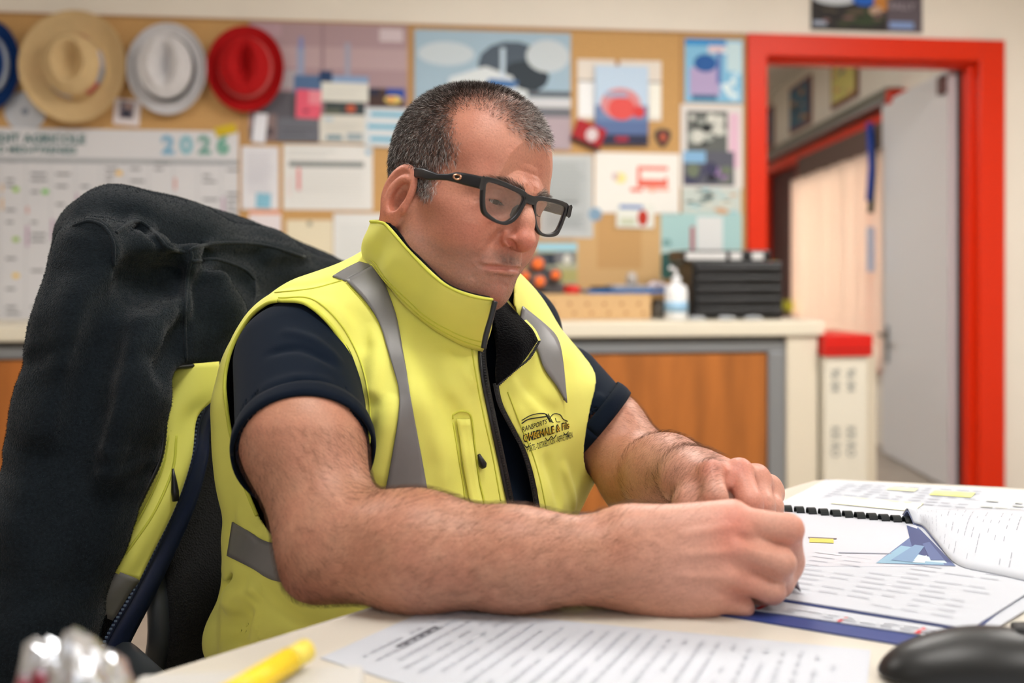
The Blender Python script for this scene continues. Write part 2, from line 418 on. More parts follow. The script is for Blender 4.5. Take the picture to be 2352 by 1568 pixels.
# room beyond: window wall on the right
q0 = np.array([2.84, 5.30]); q1 = np.array([3.40, 9.1]); qd = (q1-q0)/np.linalg.norm(q1-q0); qn = np.array([-qd[1], qd[0]])
def onq(u):
    """length along the window wall met by a pixel column"""
    k = (u-CX)/FPX; D = np.array([SN+k*CS, CS-k*SN]); A = np.array([D, -qd]).T; s = np.linalg.solve(A, q0); return s[1], s[0]
def qz(u, v): return CAMH-(v-HZ)/FPX*onq(u)[1]
def qbox(nm, s0, s1, n0, n1, z0, z1, m_, par=None, kind=None, z0b=None, z1b=None):
    P = [q0+qd*s0+qn*n0, q0+qd*s1+qn*n0, q0+qd*s1+qn*n1, q0+qd*s0+qn*n1]
    o = MB().prism([(p[0], p[1], z0) for p in P], (0, 0, z1-z0)).build(nm, m_, par)
    if kind: o['kind'] = kind
    return o
LQ = np.linalg.norm(q1-q0)
ZW1 = 1.97; ZW0 = .45
qbox('wall_side', -.80, LQ+.3, -.12, 0, ZW1, CEIL, wallm, kind='structure'); qbox('wall_side', -.80, LQ+.3, -.12, 0, 0, ZW0, wallm, kind='structure')
w2 = empty('window_2', (q0[0], q0[1], 0)); w2['kind'] = 'structure'
sA = onq(1846)[0]
qbox('window_frame', 0, LQ, -.10, .03, ZW1-.06, ZW1+.02, redm, w2); qbox('window_frame', 0, LQ, -.10, .03, ZW0, ZW0+.07, redm, w2)
for s_ in (0.02, sA, sA+1.3, LQ-.1): qbox('window_frame', s_, s_+.09, -.10, .03, ZW0, ZW1, redm, w2)
qbox('pane', 0, LQ, -.075, -.07, ZW0, ZW1, clear_mat('window_glass', (.95, .97, .97), .6), w2)
qbox('dark_panel', sA+.10, LQ, -.065, -.05, ZW0, ZW1, mat('maroon_panel', rgb(70, 26, 28), rough=.6), w2)
qbox('valance', .05, sA, .032, .05, ZW1-.26, ZW1-.05, mat('brown_shade', rgb(98, 78, 70), rough=.8), w2)
# blind with vertical slats, and its long rail
bl = empty('vertical_blind', tuple(np.r_[q0+qn*.06, ZW0]), 'cream vertical slat blind hanging in the red window beyond the doorway', 'blind')
slm = mat('blind_slat', rgb(236, 224, 214), rough=.8)
_n = slm.node_tree; _t = _n.nodes.new('ShaderNodeBsdfTranslucent'); _t.inputs[0].default_value = (*rgb(236, 220, 208), 1); _x = _n.nodes.new('ShaderNodeMixShader'); _x.inputs[0].default_value = .5
_n.links.new(_n.nodes['Principled BSDF'].outputs[0], _x.inputs[1]); _n.links.new(_t.outputs[0], _x.inputs[2]); _n.links.new(_x.outputs[0], _n.nodes['Material Output'].inputs[0])
s_ = .06; i = 0
while s_ < sA-.04:
    c = q0+qd*s_+qn*.07; an_ = .45+.75*((i*7) % 5)/4.; t = qd*math.cos(an_)+qn*math.sin(an_); w_ = .048
    o = MB().prism([(c[0]-t[0]*w_, c[1]-t[1]*w_, ZW0+.02), (c[0]+t[0]*w_, c[1]+t[1]*w_, ZW0+.02), (c[0]+t[0]*w_, c[1]+t[1]*w_, ZW1-.22), (c[0]-t[0]*w_, c[1]-t[1]*w_, ZW1-.22)], (qn[0]*.002, qn[1]*.002, 0)).build('slat', slm, bl)
    s_ += .105; i += 1
tr = empty('blind_rail', tuple(np.r_[q0+qn*.05, 2.04]), 'long grey metal rail above the window beyond the doorway', 'rail')
qbox('rail', onq(2072)[0], LQ, .0, .09, 2.0, 2.085, mat('grey_rail', rgb(118, 120, 112), rough=.35, metal=.7), tr)
qbox('rail_lip', onq(2072)[0], LQ, .09, .105, 2.0, 2.02, alum, tr); qbox('end_cap', onq(2084)[0], onq(2072)[0], .0, .09, 1.985, 2.06, redm, tr)
for (ua, ub, va, lb_) in ((1816, 1834, 600, 'yellow cloth hanging beyond the doorway beside the drawers'), (1850, 1872, 690, 'yellow cloth low beyond the doorway, right of the post')):
    s0_, s1_ = onq(ub)[0], onq(ua)[0]; o = qbox('yellow_cloth', s0_, s1_, .16, .19, .75, qz((ua+ub)/2, va), mat('cloth_yellow%d' % ua, rgb(176, 170, 40), rough=.8)); tag(o, lb_, 'cloth')
frm = mat('maroon_frame', rgb(128, 72, 66), rough=.5)

# ---- flat prints: coloured shapes laid on a sheet
inkm = mat('print_ink', (1, 1, 1), rough=.55, spec=.3, attr='col')
def circle(cx, cy, rx, ry=None, n=20, a0=0):
    ry = rx if ry is None else ry; return [(cx+rx*math.cos(2*PI*k/n+a0), cy+ry*math.sin(2*PI*k/n+a0)) for k in range(n)]
def rct(x0, y0, x1, y1): return [(x0, y0), (x1, y0), (x1, y1), (x0, y1)]
def sheet_on(nm, O, ex, ey, w, h, base, shapes, label, cat, group=None, th=.0012, parent=None, rough=.55, texts=()):
    """a sheet with lower-left corner O and unit axes ex, ey; shapes are polygons in 0..1 with a colour"""
    O, ex, ey = [np.array(q, float) for q in (O, ex, ey)]; n = np.cross(ex, ey)
    P = lambda x, y, z=0: O+ex*(x*w)+ey*(y*h)+n*z
    m = MB(); m.prism([P(0, 0), P(1, 0), P(1, 1), P(0, 1)], n*th)
    bm_ = mat('sheet_'+nm, base, rough=rough, spec=.3)
    o = m.build(nm, bm_, parent, origin=P(.5, 0))
    if label: tag(o, label, cat, group)
    if shapes:
        V = []; F = []; C = []
        for i, (pts, c) in enumerate(shapes):
            z = th+.00018*(i % 12)+.0002
            if len(pts) < 3: continue
            tri = tessellate_polygon([[Vector((p[0], p[1], 0)) for p in pts]]); b = len(V)
            V += [P(min(1, max(0, p[0])), min(1, max(0, p[1])), z) for p in pts]; C += [c]*len(pts)
            for t in tri:
                a, b_, c_ = [V[b+q] for q in t]; f = tuple(b+q for q in t)
                if np.cross(b_-a, c_-a).dot(n) < 0: f = f[::-1]
                F.append(f)
        mesh('print', np.array(V), F, inkm, o, attrs={'col': np.array(C)})
    for (txt, x, y, hh, c, bold) in texts:
        TV, TF = text_mesh(txt, bold); TV = TV[:, :2]*(hh/.7)
        V = [P(x, y, th+.0015)+ex*p[0]+ey*p[1] for p in TV]
        mesh('lettering', np.array(V), TF, mat('ink_'+txt[:6].strip(), c, rough=.6), o)
    return o
def text_mesh(txt, bold=0., align='LEFT'):
    cu = bpy.data.curves.new('t', 'FONT'); cu.body = txt; cu.size = 1; cu.offset = bold*.4; cu.resolution_u = 2; cu.align_x = align
    o = bpy.data.objects.new('t', cu); COL.objects.link(o); dg = bpy.context.evaluated_depsgraph_get(); dg.update()
    me = o.evaluated_get(dg).to_mesh(); V = np.array([v.co[:] for v in me.vertices]); F = [list(p.vertices) for p in me.polygons]
    o.evaluated_get(dg).to_mesh_clear(); bpy.data.objects.remove(o); bpy.data.curves.remove(cu)
    return V, F
def on_wall(nm, box, base, shapes, label, cat, off=.014, group=None, tilt=0, texts=(), th=.0012, rough=.55):
    u0, v0, u1, v1 = box; Y = W-off
    a = wallpt(u0, (v0+v1)/2, Y); b = wallpt(u1, (v0+v1)/2, Y); um = (u0+u1)/2; zt = wallpt(um, v0, Y)[2]; zb = wallpt(um, v1, Y)[2]
    w, h = b[0]-a[0], zt-zb; c = np.array([(a[0]+b[0])/2, Y, (zt+zb)/2]); t = math.radians(tilt)
    ex = np.array([math.cos(t), 0, math.sin(t)]); ey = np.array([-math.sin(t), 0, math.cos(t)])
    return sheet_on(nm, c-ex*w/2-ey*h/2, ex, ey, w, h, base, shapes, label, cat, group, th, rough=rough, texts=texts)
def blobs(n, seed, cols, x0=0, y0=0, x1=1, y1=1, r=(.04, .14)):
    rd = random.Random(seed); out = []
    for _ in range(n):
        a = rd.uniform(*r); out.append((circle(rd.uniform(x0+a, x1-a), rd.uniform(y0+a*.6, y1-a*.6), a, a*rd.uniform(.4, .9), 9, rd.random()), cols[rd.randrange(len(cols))]))
    return out
def lines(n, x0, x1, y0, y1, c, th=.012, seed=1, jag=.25):
    rd = random.Random(seed); return [(rct(x0, y1-(y1-y0)*(i+.5)/n-th/2, x1-(x1-x0)*rd.uniform(0, jag), y1-(y1-y0)*(i+.5)/n+th/2), c) for i in range(n)]
# pictures above the far window
for k_, (u0, u1, va, vb, cs, nm_) in enumerate([(1914, 1974, 132, 236, [rgb(214, 205, 120), rgb(216, 150, 120), rgb(90, 130, 120), rgb(190, 215, 225)], 'picture with a pale figure, nearest the door leaf'),
                                      (1818, 1866, 188, 296, [rgb(60, 110, 140), rgb(190, 140, 70), rgb(150, 140, 60), rgb(40, 60, 70)], 'dark blue and gold picture in the middle of three'),
                                      (1759, 1779, 248, 342, [rgb(110, 130, 150), rgb(90, 70, 70), rgb(120, 120, 110)], 'narrow-looking grey picture, farthest beyond the doorway')]):
    s1, _ = onq(u1); s0, _ = onq(u0); zt = qz((u0+u1)/2, va); zb = qz((u0+u1)/2, vb)
    r_ = empty('framed_picture', tuple(np.r_[q0+qd*s1, zb]), 'small framed '+nm_, 'picture', None)
    qbox('picture_frame', s1, s0, .0, .018, zb, zt, frm, r_)
    pO = np.r_[q0+qd*(s0-.03)+qn*.019, zb+.03]; ex_ = np.r_[-qd, 0]
    sheet_on('print_sheet', pO, ex_, (0, 0, 1), s0-s1-.06, zt-zb-.06, cs[0], blobs(14, 40+k_, cs), None, None, parent=r_)
# ------------------------------------------------------------------ lamps: ceiling panels
lampm = [mat('lamp_panel_%d' % i, (1, 1, 1), emis=((1, .965, .92), e)) for i, e in enumerate((25., 37., 8., 22., 25., 44., 30., 22.))]
trimm = mat('lamp_trim', rgb(230, 230, 228), rough=.5)
for i, (x, y) in enumerate([(-1.3, 2.0), (.7, 2.6), (-1.5, -.6), (.25, .55), (1.75, -.10), (2.3, 2.4), (1.0, 5.6), (.9, 7.8)]):  # right-of-desk fill and the farther one beyond are added to brighten
    l = empty('ceiling_light', (x, y, CEIL-.03), ['square white ceiling panel lamp above the planner', 'square white ceiling panel lamp above the counter', 'square white ceiling panel lamp left of the desk', 'square white ceiling panel lamp above the desk', 'square white ceiling panel fill lamp added right of the desk', 'square white ceiling panel lamp near the right wall', 'square white ceiling panel lamp in the room beyond, nearer one', 'square white ceiling panel lamp added to brighten the room beyond, farther one'][i], 'lamp')
    MB().box((x-.31, y-.31, CEIL-.03), (x+.31, y+.31, CEIL), .004).build('lamp_frame', trimm, l)
    MB().box((x-.285, y-.285, CEIL-.033), (x+.285, y+.285, CEIL-.0302)).build('diffuser', lampm[i], l)
area_light('daylight_fill', (.5, YB+.05, 1.65), (PI/2, 0, 0), 4.6, 1.3, 14, (.92, .96, 1.0))  # added fill light standing at the unseen window behind the camera
area_light('daylight_beyond', tuple(np.r_[(q0+q1)/2-qn*.12, 1.25]), (PI/2, 0, math.atan2(qn[1], qn[0])+PI/2), 3.2, 1.4, 210, (.95, .97, 1.0))
# ================================================================== pin board and everything on it
corkm = mat('cork_board', rgb(200, 158, 104), rough=.9, spec=.15, noise=.12, nscale=90, bump=.15, bscale=400, bdist=.001)
bz = wallpt(1700, 78, W)[2]
bd = empty('pin_board', (0, W, .85), 'long brown cork pin board across the back wall', 'board')
MB().box((XL+.02, W-.012, .848), (wx(1709), W, bz-.012)).build('cork_panel', corkm, bd)
edge = mat('board_edge', rgb(170, 128, 78), rough=.6)
MB().box((XL+.02, W-.016, bz-.012), (wx(1711), W, bz), .002).build('edging', edge, bd); MB().box((wx(1709)-.002, W-.016, .848), (wx(1712), W, bz-.012), .002).build('edging', edge, bd)
for u_ in (560, 944, 1562): MB().box((wx(u_)-.004, W-.0145, .848), (wx(u_)+.004, W-.011, bz-.013)).build('board_joint', edge, bd)
white = rgb(228, 228, 230)
G_ = rgb(66, 110, 112)
# year planner
sh = [(rct(0, .845, 1, .848), rgb(120, 130, 135)), (rct(.0, .825, 1, .842), rgb(150, 156, 162))]
rd = random.Random(4)
for i in range(13):
    x = .02+i*.077; sh.append((rct(x, .02, x+.0015, .84), rgb(170, 175, 180)))
    for j in range(26):
        y = .815-j*.031; sh.append((rct(x, y-.0012, x+.074, y), rgb(196, 199, 204)))
        if rd.random() < .33: sh.append((rct(x+.018, y+.008, x+.018+rd.uniform(.02, .05), y+.018), rgb(108, 112, 118)))
    for _ in range(2):
        y = rd.uniform(.1, .7); hgt = rd.uniform(.03, .12); sh.append((rct(x+.004, y, x+.010, y+hgt), [rgb(214, 130, 120), rgb(226, 180, 120), rgb(180, 130, 170)][rd.randrange(3)]))
for (x, y, c) in ((.59, .775, rgb(238, 190, 60)), (.27, .685, rgb(150, 200, 60)), (.36, .675, rgb(110, 195, 60)), (.27, .43, rgb(150, 190, 60)), (.18, .46, rgb(225, 60, 70)), (.115, .275, rgb(225, 40, 60)), (.27, .245, rgb(236, 196, 70)), (.18, .355, rgb(140, 205, 110)), (.115, .14, rgb(230, 110, 60))):
    sh.append((circle(x+.03, y, .011, .013, 10), c))
on_wall('year_planner', (-190, 296, 548, 742), rgb(214, 214, 218), sh, 'large white wall planner for 2026 with green heading and coloured marks', 'planner', .018,
        texts=[('CREDIT AGRICOLE', .175, .925, .036, G_, .10), ('NORD MIDI-PYRENEES', .175, .872, .028, G_, .08)])
pc = bpy.data.objects['year_planner']
for tx, u_, c in (('2', 371, rgb(120, 170, 200)), ('0', 413, rgb(130, 185, 200)), ('2', 455, rgb(110, 160, 150)), ('6', 497, rgb(100, 165, 145))):
    TV, TF = text_mesh(tx, .12); p = wallpt(u_, 352, W-.0215); V = [(p[0]+q[0]*.105, W-.0215, p[2]+q[1]*.105) for q in TV]; mesh('lettering', V, TF, mat('ink_year_'+str(u_), c, rough=.6), pc)
on_wall('masking_tape', (494, 288, 542, 310), rgb(206, 178, 30), None, 'strip of yellow tape over the corner of the wall planner', 'tape', .024, tilt=14)
# disc and photo between the hats
def disc(nm, u, v, r, m_, label, cat, off):
    c = wallpt(u, v, W-off); o = MB().lathe([(.0, 0), (r, 0), (r, .0015), (.0, .0015)], (c[0], c[1]-.0015, c[2]), 40, axis=1).build(nm, m_, None); tag(o, label, cat); return o, c
o, c = disc('compact_disc', 58, 256, .082, mat('disc_silver', rgb(196, 200, 208), rough=.35, metal=.15), 'silver disc pinned under the blue and straw hats', 'disc', .016)
MB().lathe([(0, 0), (.014, 0), (.014, .002), (0, .002)], (c[0], c[1]-.003, c[2]), 20, axis=1).build('hub', mat('disc_hub', rgb(120, 130, 150), rough=.4), o)
on_wall('photo_card', (262, 228, 322, 288), rgb(222, 214, 216), [(rct(.2, .25, .75, .9), rgb(120, 110, 120)), (rct(.3, .3, .65, .6), rgb(50, 50, 66)), (circle(.55, .75, .12), rgb(170, 140, 130))], 'small white photo card between the straw and white hats', 'photo', .016, tilt=-5)
# hats hung crown-first
def hat(u, v, rx, ry, crown, col, bandcol, label, dent, curl=.02, seed=0, tilt=0., bandw=.022, dx=0, dz=0):
    """a hat on the wall seen from above: brim, crown with a pinch, band"""
    c = wallpt(u, v, W-.03); m_ = mat('felt_'+str(int(u)), col, rough=.8, spec=.2, bump=.25, bscale=300, bdist=.001, noise=.05, nscale=30)
    nr, na = 34, 72; V = []
    cw = crown[0]; ch = crown[1]; ct = math.cos(tilt); st = math.sin(tilt)
    for i in range(nr):
        t = i/(nr-1.)
        for k in range(na):
            a = 2*PI*k/na; ca, sa = math.cos(a), math.sin(a)
            rr = 1.0; R = t; x = ca*R; y = sa*R
            # normalised radius against the crown footprint
            q = R/cw
            if q < 1: 
                top = 1-.10*q**4; hgt = ch*top*(1-max(0, (q-.86)/.14)**1.5*.0)
                yy = y/cw; xx = x/cw; pin = math.exp(-(xx/dent[0])**2)*math.exp(-((yy-.12)/dent[1])**2)*dent[2]
                ring = dent[3]*math.exp(-((math.hypot(xx/.62, (yy-.05)/.72)-1)/.22)**2)*.5
                hgt -= ch*(pin-ring)
            else: hgt = 0
            if q >= 1: hgt = ch*max(0, 1-(q-1)/.16)**1.0*.90+.008+curl*((R-cw)/(1-cw))**2*(1.0+.8*ca*ca-.4*sa)
            px_, pz_ = x*rx*(1 if q > 1 else 1), y*ry
            V.append((c[0]+(px_*ct-pz_*st)+dx*(1 if q < 1.1 else 0), c[1]-hgt, c[2]+(px_*st+pz_*ct)))
    F = [(i*na+k, i*na+(k+1) % na, (i+1)*na+(k+1) % na, (i+1)*na+k) for i in range(nr-1) for k in range(na)]
    rt_ = empty('hat', (c[0], W-.014, c[2]-ry), label, 'hat')
    o = mesh('hat_body', V, np.array(F), m_, rt_, True, flip=True); sm = o.modifiers.new('th', 'SOLIDIFY'); sm.thickness = .004; sm.offset = -1
    for p in range(1): pass
    # band round the foot of the crown
    if bandcol is not None:
        mb = MB(); G = []
        for k in range(na+1):
            a = 2*PI*k/na; row = []
            for j, (q, h) in enumerate(((1.045+.0, ch*.62), (1.075, ch*.45), (1.115, ch*.24))):
                x, y = math.cos(a)*cw*q*rx, math.sin(a)*cw*q*ry; row.append((c[0]+x*ct-y*st, c[1]-h-.006, c[2]+x*st+y*ct))
            G.append(row)
        cols = bandcol if isinstance(bandcol, list) else [bandcol]
        V2 = np.array(G).reshape(-1, 3); F2 = [(i*3+j, (i+1)*3+j, (i+1)*3+j+1, i*3+j+1) for i in range(na) for j in range(2)]
        C2 = [cols[int(i/3/na*len(cols)*3) % len(cols)] for i in range(len(V2))]
        b = mesh('hat_band', V2, F2, mat('band_'+str(int(u)), (1, 1, 1), rough=.6, attr='col'), rt_, True, attrs={'col': np.array(C2)}); s2 = b.modifiers.new('th', 'SOLIDIFY'); s2.thickness = .003; s2.offset = 0
    return rt_
K = 4.30/FPX
hat(-22, 152, 68*K, 100*K, (.60, .10), rgb(14, 50, 104), rgb(176, 184, 196), 'navy blue hat with a pale band, cut by the left edge', (.25, .6, .5, .2))
hat(177, 156, 110*K, 124*K, (.52, .11), rgb(206, 178, 132), [rgb(190, 190, 200), rgb(206, 178, 132), rgb(180, 90, 86), rgb(150, 160, 180)], 'large wide-brimmed straw hat with a pale band', (.24, .46, .60, .40), .035)
hat(388, 160, 84*K, 102*K, (.66, .10), rgb(206, 204, 206), rgb(52, 54, 60), 'white trilby hat with a charcoal band', (.20, .60, .62, .20), .022)
hat(567, 160, 83*K, 97*K, (.64, .10), rgb(170, 14, 18), rgb(206, 96, 96), 'bright red trilby hat with a pinkish band', (.20, .62, .62, .20), .022)
# posters and papers
mauve = rgb(168, 142, 148)
on_wall('truck_poster', (572, 54, 936, 327), mauve, [(rct(0, .62, 1, .8), rgb(182, 158, 162)), (rct(.45, 0, .47, 1), rgb(150, 124, 132)), (rct(.82, .86, .97, .97), rgb(205, 190, 196)), (rct(.02, .88, .2, .99), rgb(180, 150, 160)), (rct(0, 0, 1, .12), rgb(120, 108, 116)), (rct(0.02, .03, .42, .42), rgb(88, 86, 94)),
    (rct(.30, .42, .345, .80), rgb(150, 160, 190)), (rct(.31, .78, .34, .88), rgb(130, 140, 190)), (rct(.60, .42, .635, .84), rgb(160, 160, 180)), (rct(.28, .40, .52, .56), rgb(80, 110, 150)), (rct(.44, .50, .52, .60), rgb(30, 60, 100)), (rct(.52, .48, .75, .56), rgb(130, 160, 200)), (rct(.2, .45, .3, .6), rgb(176, 170, 176))]+
    [(rct(.2+.018*i, .12, .207+.018*i, .42), rgb(120, 118, 126)) for i in range(12)], 'mauve poster of a long-nosed truck, right of the red hat', 'poster', .0170)
on_wall('truck_poster', (952, 72, 1311, 342), rgb(160, 186, 204), [(circle(.62, .72, .22, .2, 14), rgb(72, 86, 100)), (circle(.70, .62, .16, .14, 12), rgb(40, 52, 62)), (circle(.2, .8, .18, .10), rgb(196, 208, 216)), (circle(.85, .8, .14, .14), rgb(196, 206, 212)), (rct(0, 0, 1, .28), rgb(176, 160, 168)), (rct(.74, .28, 1, .36), rgb(110, 112, 120)), (rct(.72, .36, 1, .44), rgb(208, 210, 214)), (rct(.7, .45, 1, .5), rgb(90, 96, 104)),
    ([(.2, .38), (.22, .60), (.45, .70), (.62, .62), (.66, .52), (.72, .5), (.72, .3), (.2, .3)], rgb(214, 222, 226)), ([(.44, .52), (.47, .60), (.66, .58), (.64, .52)], rgb(60, 110, 168)), (circle(.17, .42, .05, .08), rgb(40, 46, 54)), (rct(.545, .62, .575, .86), rgb(190, 210, 226)), (rct(.5, .38, .7, .46), rgb(120, 190, 220))], 'blue and white poster of a truck under a cloudy sky', 'poster', .0170)
on_wall('pink_tag', (680, 206, 738, 272), rgb(226, 92, 116), [(rct(.3, .2, .5, .3), rgb(130, 50, 66)), (rct(.5, .5, 1, 1), rgb(232, 140, 154))], 'pink tag pinned on the mauve truck poster', 'tag', .0210, tilt=-2)
on_wall('white_card', (738, 190, 846, 234), rgb(222, 222, 214), lines(3, .1, .9, .2, .8, rgb(196, 196, 192), .03), 'blank white card above the dark photo strip', 'card', .0210, tilt=-1)
on_wall('photo_card', (746, 234, 838, 264), rgb(56, 66, 70), [(circle(.65, .5, .12, .3), rgb(196, 92, 60)), (rct(0, 0, .4, .5), rgb(90, 96, 84))], 'dark photo strip with an orange spot under the white card', 'photo', .0215)
on_wall('white_card', (734, 264, 838, 328), rgb(218, 216, 208), [(rct(.15, .1, .5, .28), rgb(110, 140, 156)), (rct(.6, .1, .95, .35), rgb(150, 166, 176)), (rct(.1, .78, .3, .9), rgb(180, 200, 214))]+lines(4, .1, .9, .4, .75, rgb(196, 196, 190), .02, 31), 'white card with small blue pictures along its foot', 'card', .0210)
on_wall('photo_card', (846, 203, 930, 246), rgb(70, 50, 46), [(rct(.5, .4, 1, 1), rgb(34, 72, 160)), (circle(.68, .4, .24, .22), rgb(224, 196, 110)), (circle(.62, .42, .08, .12), rgb(226, 130, 60)), (rct(0, .6, .3, 1), rgb(34, 36, 60))], 'photo of a yellow vehicle against deep blue', 'photo', .0210)
on_wall('striped_sheet', (838, 248, 944, 337), rgb(212, 220, 226), [(rct(.12, .78, .96, .88), rgb(70, 172, 208)), (rct(.06, .46, .92, .56), rgb(70, 172, 208)), (rct(.12, .14, .9, .24), rgb(70, 172, 208))], 'white sheet with three bright blue bars behind his head', 'sheet', .0225, tilt=-1)
on_wall('grey_card', (638, 270, 732, 326), rgb(106, 108, 118), [(rct(.1, .5, .9, .56), rgb(84, 86, 94)), (rct(.1, .3, .7, .36), rgb(84, 86, 94))], 'dark grey card at the foot of the mauve poster', 'card', .0205)
on_wall('hanging_tag', (582, 260, 612, 328), rgb(226, 228, 236), None, 'white tag hanging below the red hat', 'tag', .020, tilt=-6)
on_wall('photo_card', (612, 262, 636, 324), rgb(130, 112, 112), [(rct(.1, .2, .6, .5), rgb(70, 60, 66))], 'narrow brown photo beside the white hanging tag', 'photo', .019)
on_wall('notice_sheet', (555, 336, 640, 481), rgb(222, 222, 228), lines(16, .15, .85, .25, .92, rgb(202, 202, 212), .016, 3), 'white notice sheet with a blue note on its foot', 'sheet', .0150)
on_wall('sticky_note', (588, 444, 622, 478), rgb(134, 190, 214), None, 'blue sticky note on the notice sheet', 'note', .018, tilt=-3)
sh = [(rct(.06, .66, .90, .745), rgb(128, 134, 134)), (rct(.15, .30, .19, .64), rgb(226, 120, 124)), (rct(.06, .2, .07, .5), rgb(238, 190, 190)), (rct(.92, .86, .98, .93), rgb(140, 180, 210))]+lines(12, .06, .92, .06, .62, rgb(208, 210, 208), .008, 5, .05)+lines(2, .05, .6, .8, .94, rgb(190, 194, 192), .014)
on_wall('schedule_sheet', (651, 333, 856, 482), rgb(226, 226, 224), sh, 'white schedule sheet with a dark bar and a red column', 'sheet', .0150)
on_wall('notice_sheet', (572, 482, 646, 620), rgb(226, 218, 222), [(rct(0, .93, 1, 1), rgb(226, 150, 110))], 'white sheet with an orange top edge above the jacket', 'sheet', .0150)
on_wall('notice_sheet', (658, 505, 764, 640), rgb(226, 216, 190), [(rct(.45, .9, .55, .98), rgb(150, 150, 130))], 'cream sheet with a clip, above the chair', 'sheet', .0150)
on_wall('notice_sheet', (766, 490, 884, 650), rgb(222, 224, 224), lines(14, .1, .9, .1, .85, rgb(204, 208, 208), .012, 8), 'pale text sheet behind his neck', 'sheet', .0150)
on_wall('plastic_sleeve', (1240, 354, 1362, 546), rgb(196, 200, 200), [(rct(.08, .06, .9, .94), rgb(182, 188, 190))]+lines(12, .15, .85, .4, .9, rgb(166, 172, 172), .018, 6)+lines(6, .15, .85, .12, .3, rgb(160, 166, 168), .02, 7), 'grey document in a clear sleeve behind his glasses', 'document', .016)
cal = on_wall('wall_calendar', (1326, 138, 1519, 276), rgb(226, 218, 208), [(rct(.02, .06, .2, .62), rgb(240, 242, 244)), (rct(.86, .06, .99, .62), rgb(240, 240, 230)), (rct(0, .63, 1, .66), rgb(150, 150, 150)), (rct(.45, .86, .5, 1), rgb(170, 120, 60))], 'two-winged paper calendar behind the red-car picture', 'calendar', .015)
on_wall('picture_book', (1366, 152, 1488, 333), rgb(90, 112, 158), [(rct(0, .5, 1, 1), rgb(190, 212, 234)), (rct(0, .3, 1, .5), rgb(110, 134, 176)), (circle(.48, .52, .38, .2, 18), rgb(214, 140, 144)), (circle(.5, .46, .26, .15, 16), rgb(222, 84, 80)), (circle(.82, .42, .12, .08, 12), rgb(212, 62, 62)), (rct(.18, .60, .6, .66), rgb(150, 170, 200)), (rct(0, 0, 1, .13), rgb(44, 46, 72)), (rct(.38, .04, .62, .1), rgb(170, 40, 60))], 'upright picture of a rounded red vehicle on blue', 'picture', .022, th=.008)
on_wall('card_wallet', (1316, 284, 1386, 336), rgb(170, 26, 36), [(circle(.6, .55, .2, .3), rgb(214, 200, 204)), (rct(0, 0, 1, .16), rgb(36, 22, 26))], 'small dark red wallet pinned at a slant', 'wallet', .022, tilt=-22, th=.012)
bp_ = wallpt(1522, 317, W-.014)
o = MB().prism([(bp_[0]+x*.036, bp_[1], bp_[2]+z*.042) for x, z in ((-.9, .8), (0, 1), (.9, .8), (1, .1), (.5, -.7), (0, -1), (-.5, -.7), (-1, .1))], (0, -.006, 0)).build('shield_badge', mat('badge_black', rgb(44, 38, 40), rough=.5), None); tag(o, 'small black shield badge with an orange figure', 'badge')
MB().prism([(bp_[0]+x*.016, bp_[1]-.0065, bp_[2]+z*.022) for x, z in ((-.9, .8), (0, 1), (.9, .8), (1, -.2), (0, -1), (-1, -.2))], (0, -.002, 0)).build('emblem', mat('badge_orange', rgb(186, 84, 52), rough=.5), o)
rT = rgb(230, 106, 88)
on_wall('truck_drawing', (1366, 351, 1560, 490), rgb(236, 234, 228), [(circle(.30, .58, .07, .09), rgb(240, 226, 150)), (circle(.24, .60, .04, .06), rgb(214, 190, 190)), (rct(.50, .72, .86, .78), rT), (rct(.50, .5, .54, .78), rT), (rct(.82, .5, .86, .60), rT), (rct(.50, .44, .86, .56), rT), (rct(.42, .36, .56, .42), rT), (rct(.60, .38, .88, .42), rgb(238, 170, 150)), (circle(.68, .40, .04, .05), rgb(236, 180, 160))], 'white drawing sheet with a red truck outline', 'drawing', .015, tilt=-.5)
on_wall('postcard', (1416, 468, 1502, 523), rgb(228, 230, 222), [(rct(.08, .78, .7, .95), rgb(110, 140, 196)), (circle(.70, .42, .14, .34), rgb(186, 52, 34)), (rct(.1, .1, .5, .4), rgb(200, 206, 180))], 'white bordered postcard with a red shape, under the drawing', 'card', .0210, tilt=-1)
o, c = disc('round_sticker', 1367, 492, .030, mat('sticker_blue', rgb(130, 160, 186), rough=.4), 'round pale blue sticker left of the postcard', 'sticker', .0165)
on_wall('cork_tile', (1318, 496, 1522, 668), rgb(206, 168, 116), [(rct(.26, .3, .76, 1), rgb(196, 154, 100))], 'plain tan card square low on the board', 'card', .0135)
on_wall('comic_poster', (1573, 90, 1706, 236), rgb(128, 188, 222), [(rct(0, .9, .7, 1), rgb(40, 140, 210)), (rct(.08, .1, .6, .55), rgb(176, 160, 200)), (circle(.35, .62, .2, .14), rgb(30, 90, 160)), (rct(.12, .04, .55, .12), rgb(40, 100, 140)), (rct(.4, .78, .7, .9), rgb(222, 200, 206)), (rct(.55, .3, .62, .8), rgb(90, 110, 180)), (rct(.72, .5, .98, .96), rgb(196, 222, 230))]+blobs(12, 9, [rgb(190, 224, 240), rgb(90, 160, 210), rgb(220, 236, 240)], .6, 0, 1, .95, (.04, .09)), 'light blue cartoon-style poster beside the red door frame', 'poster', .0150)
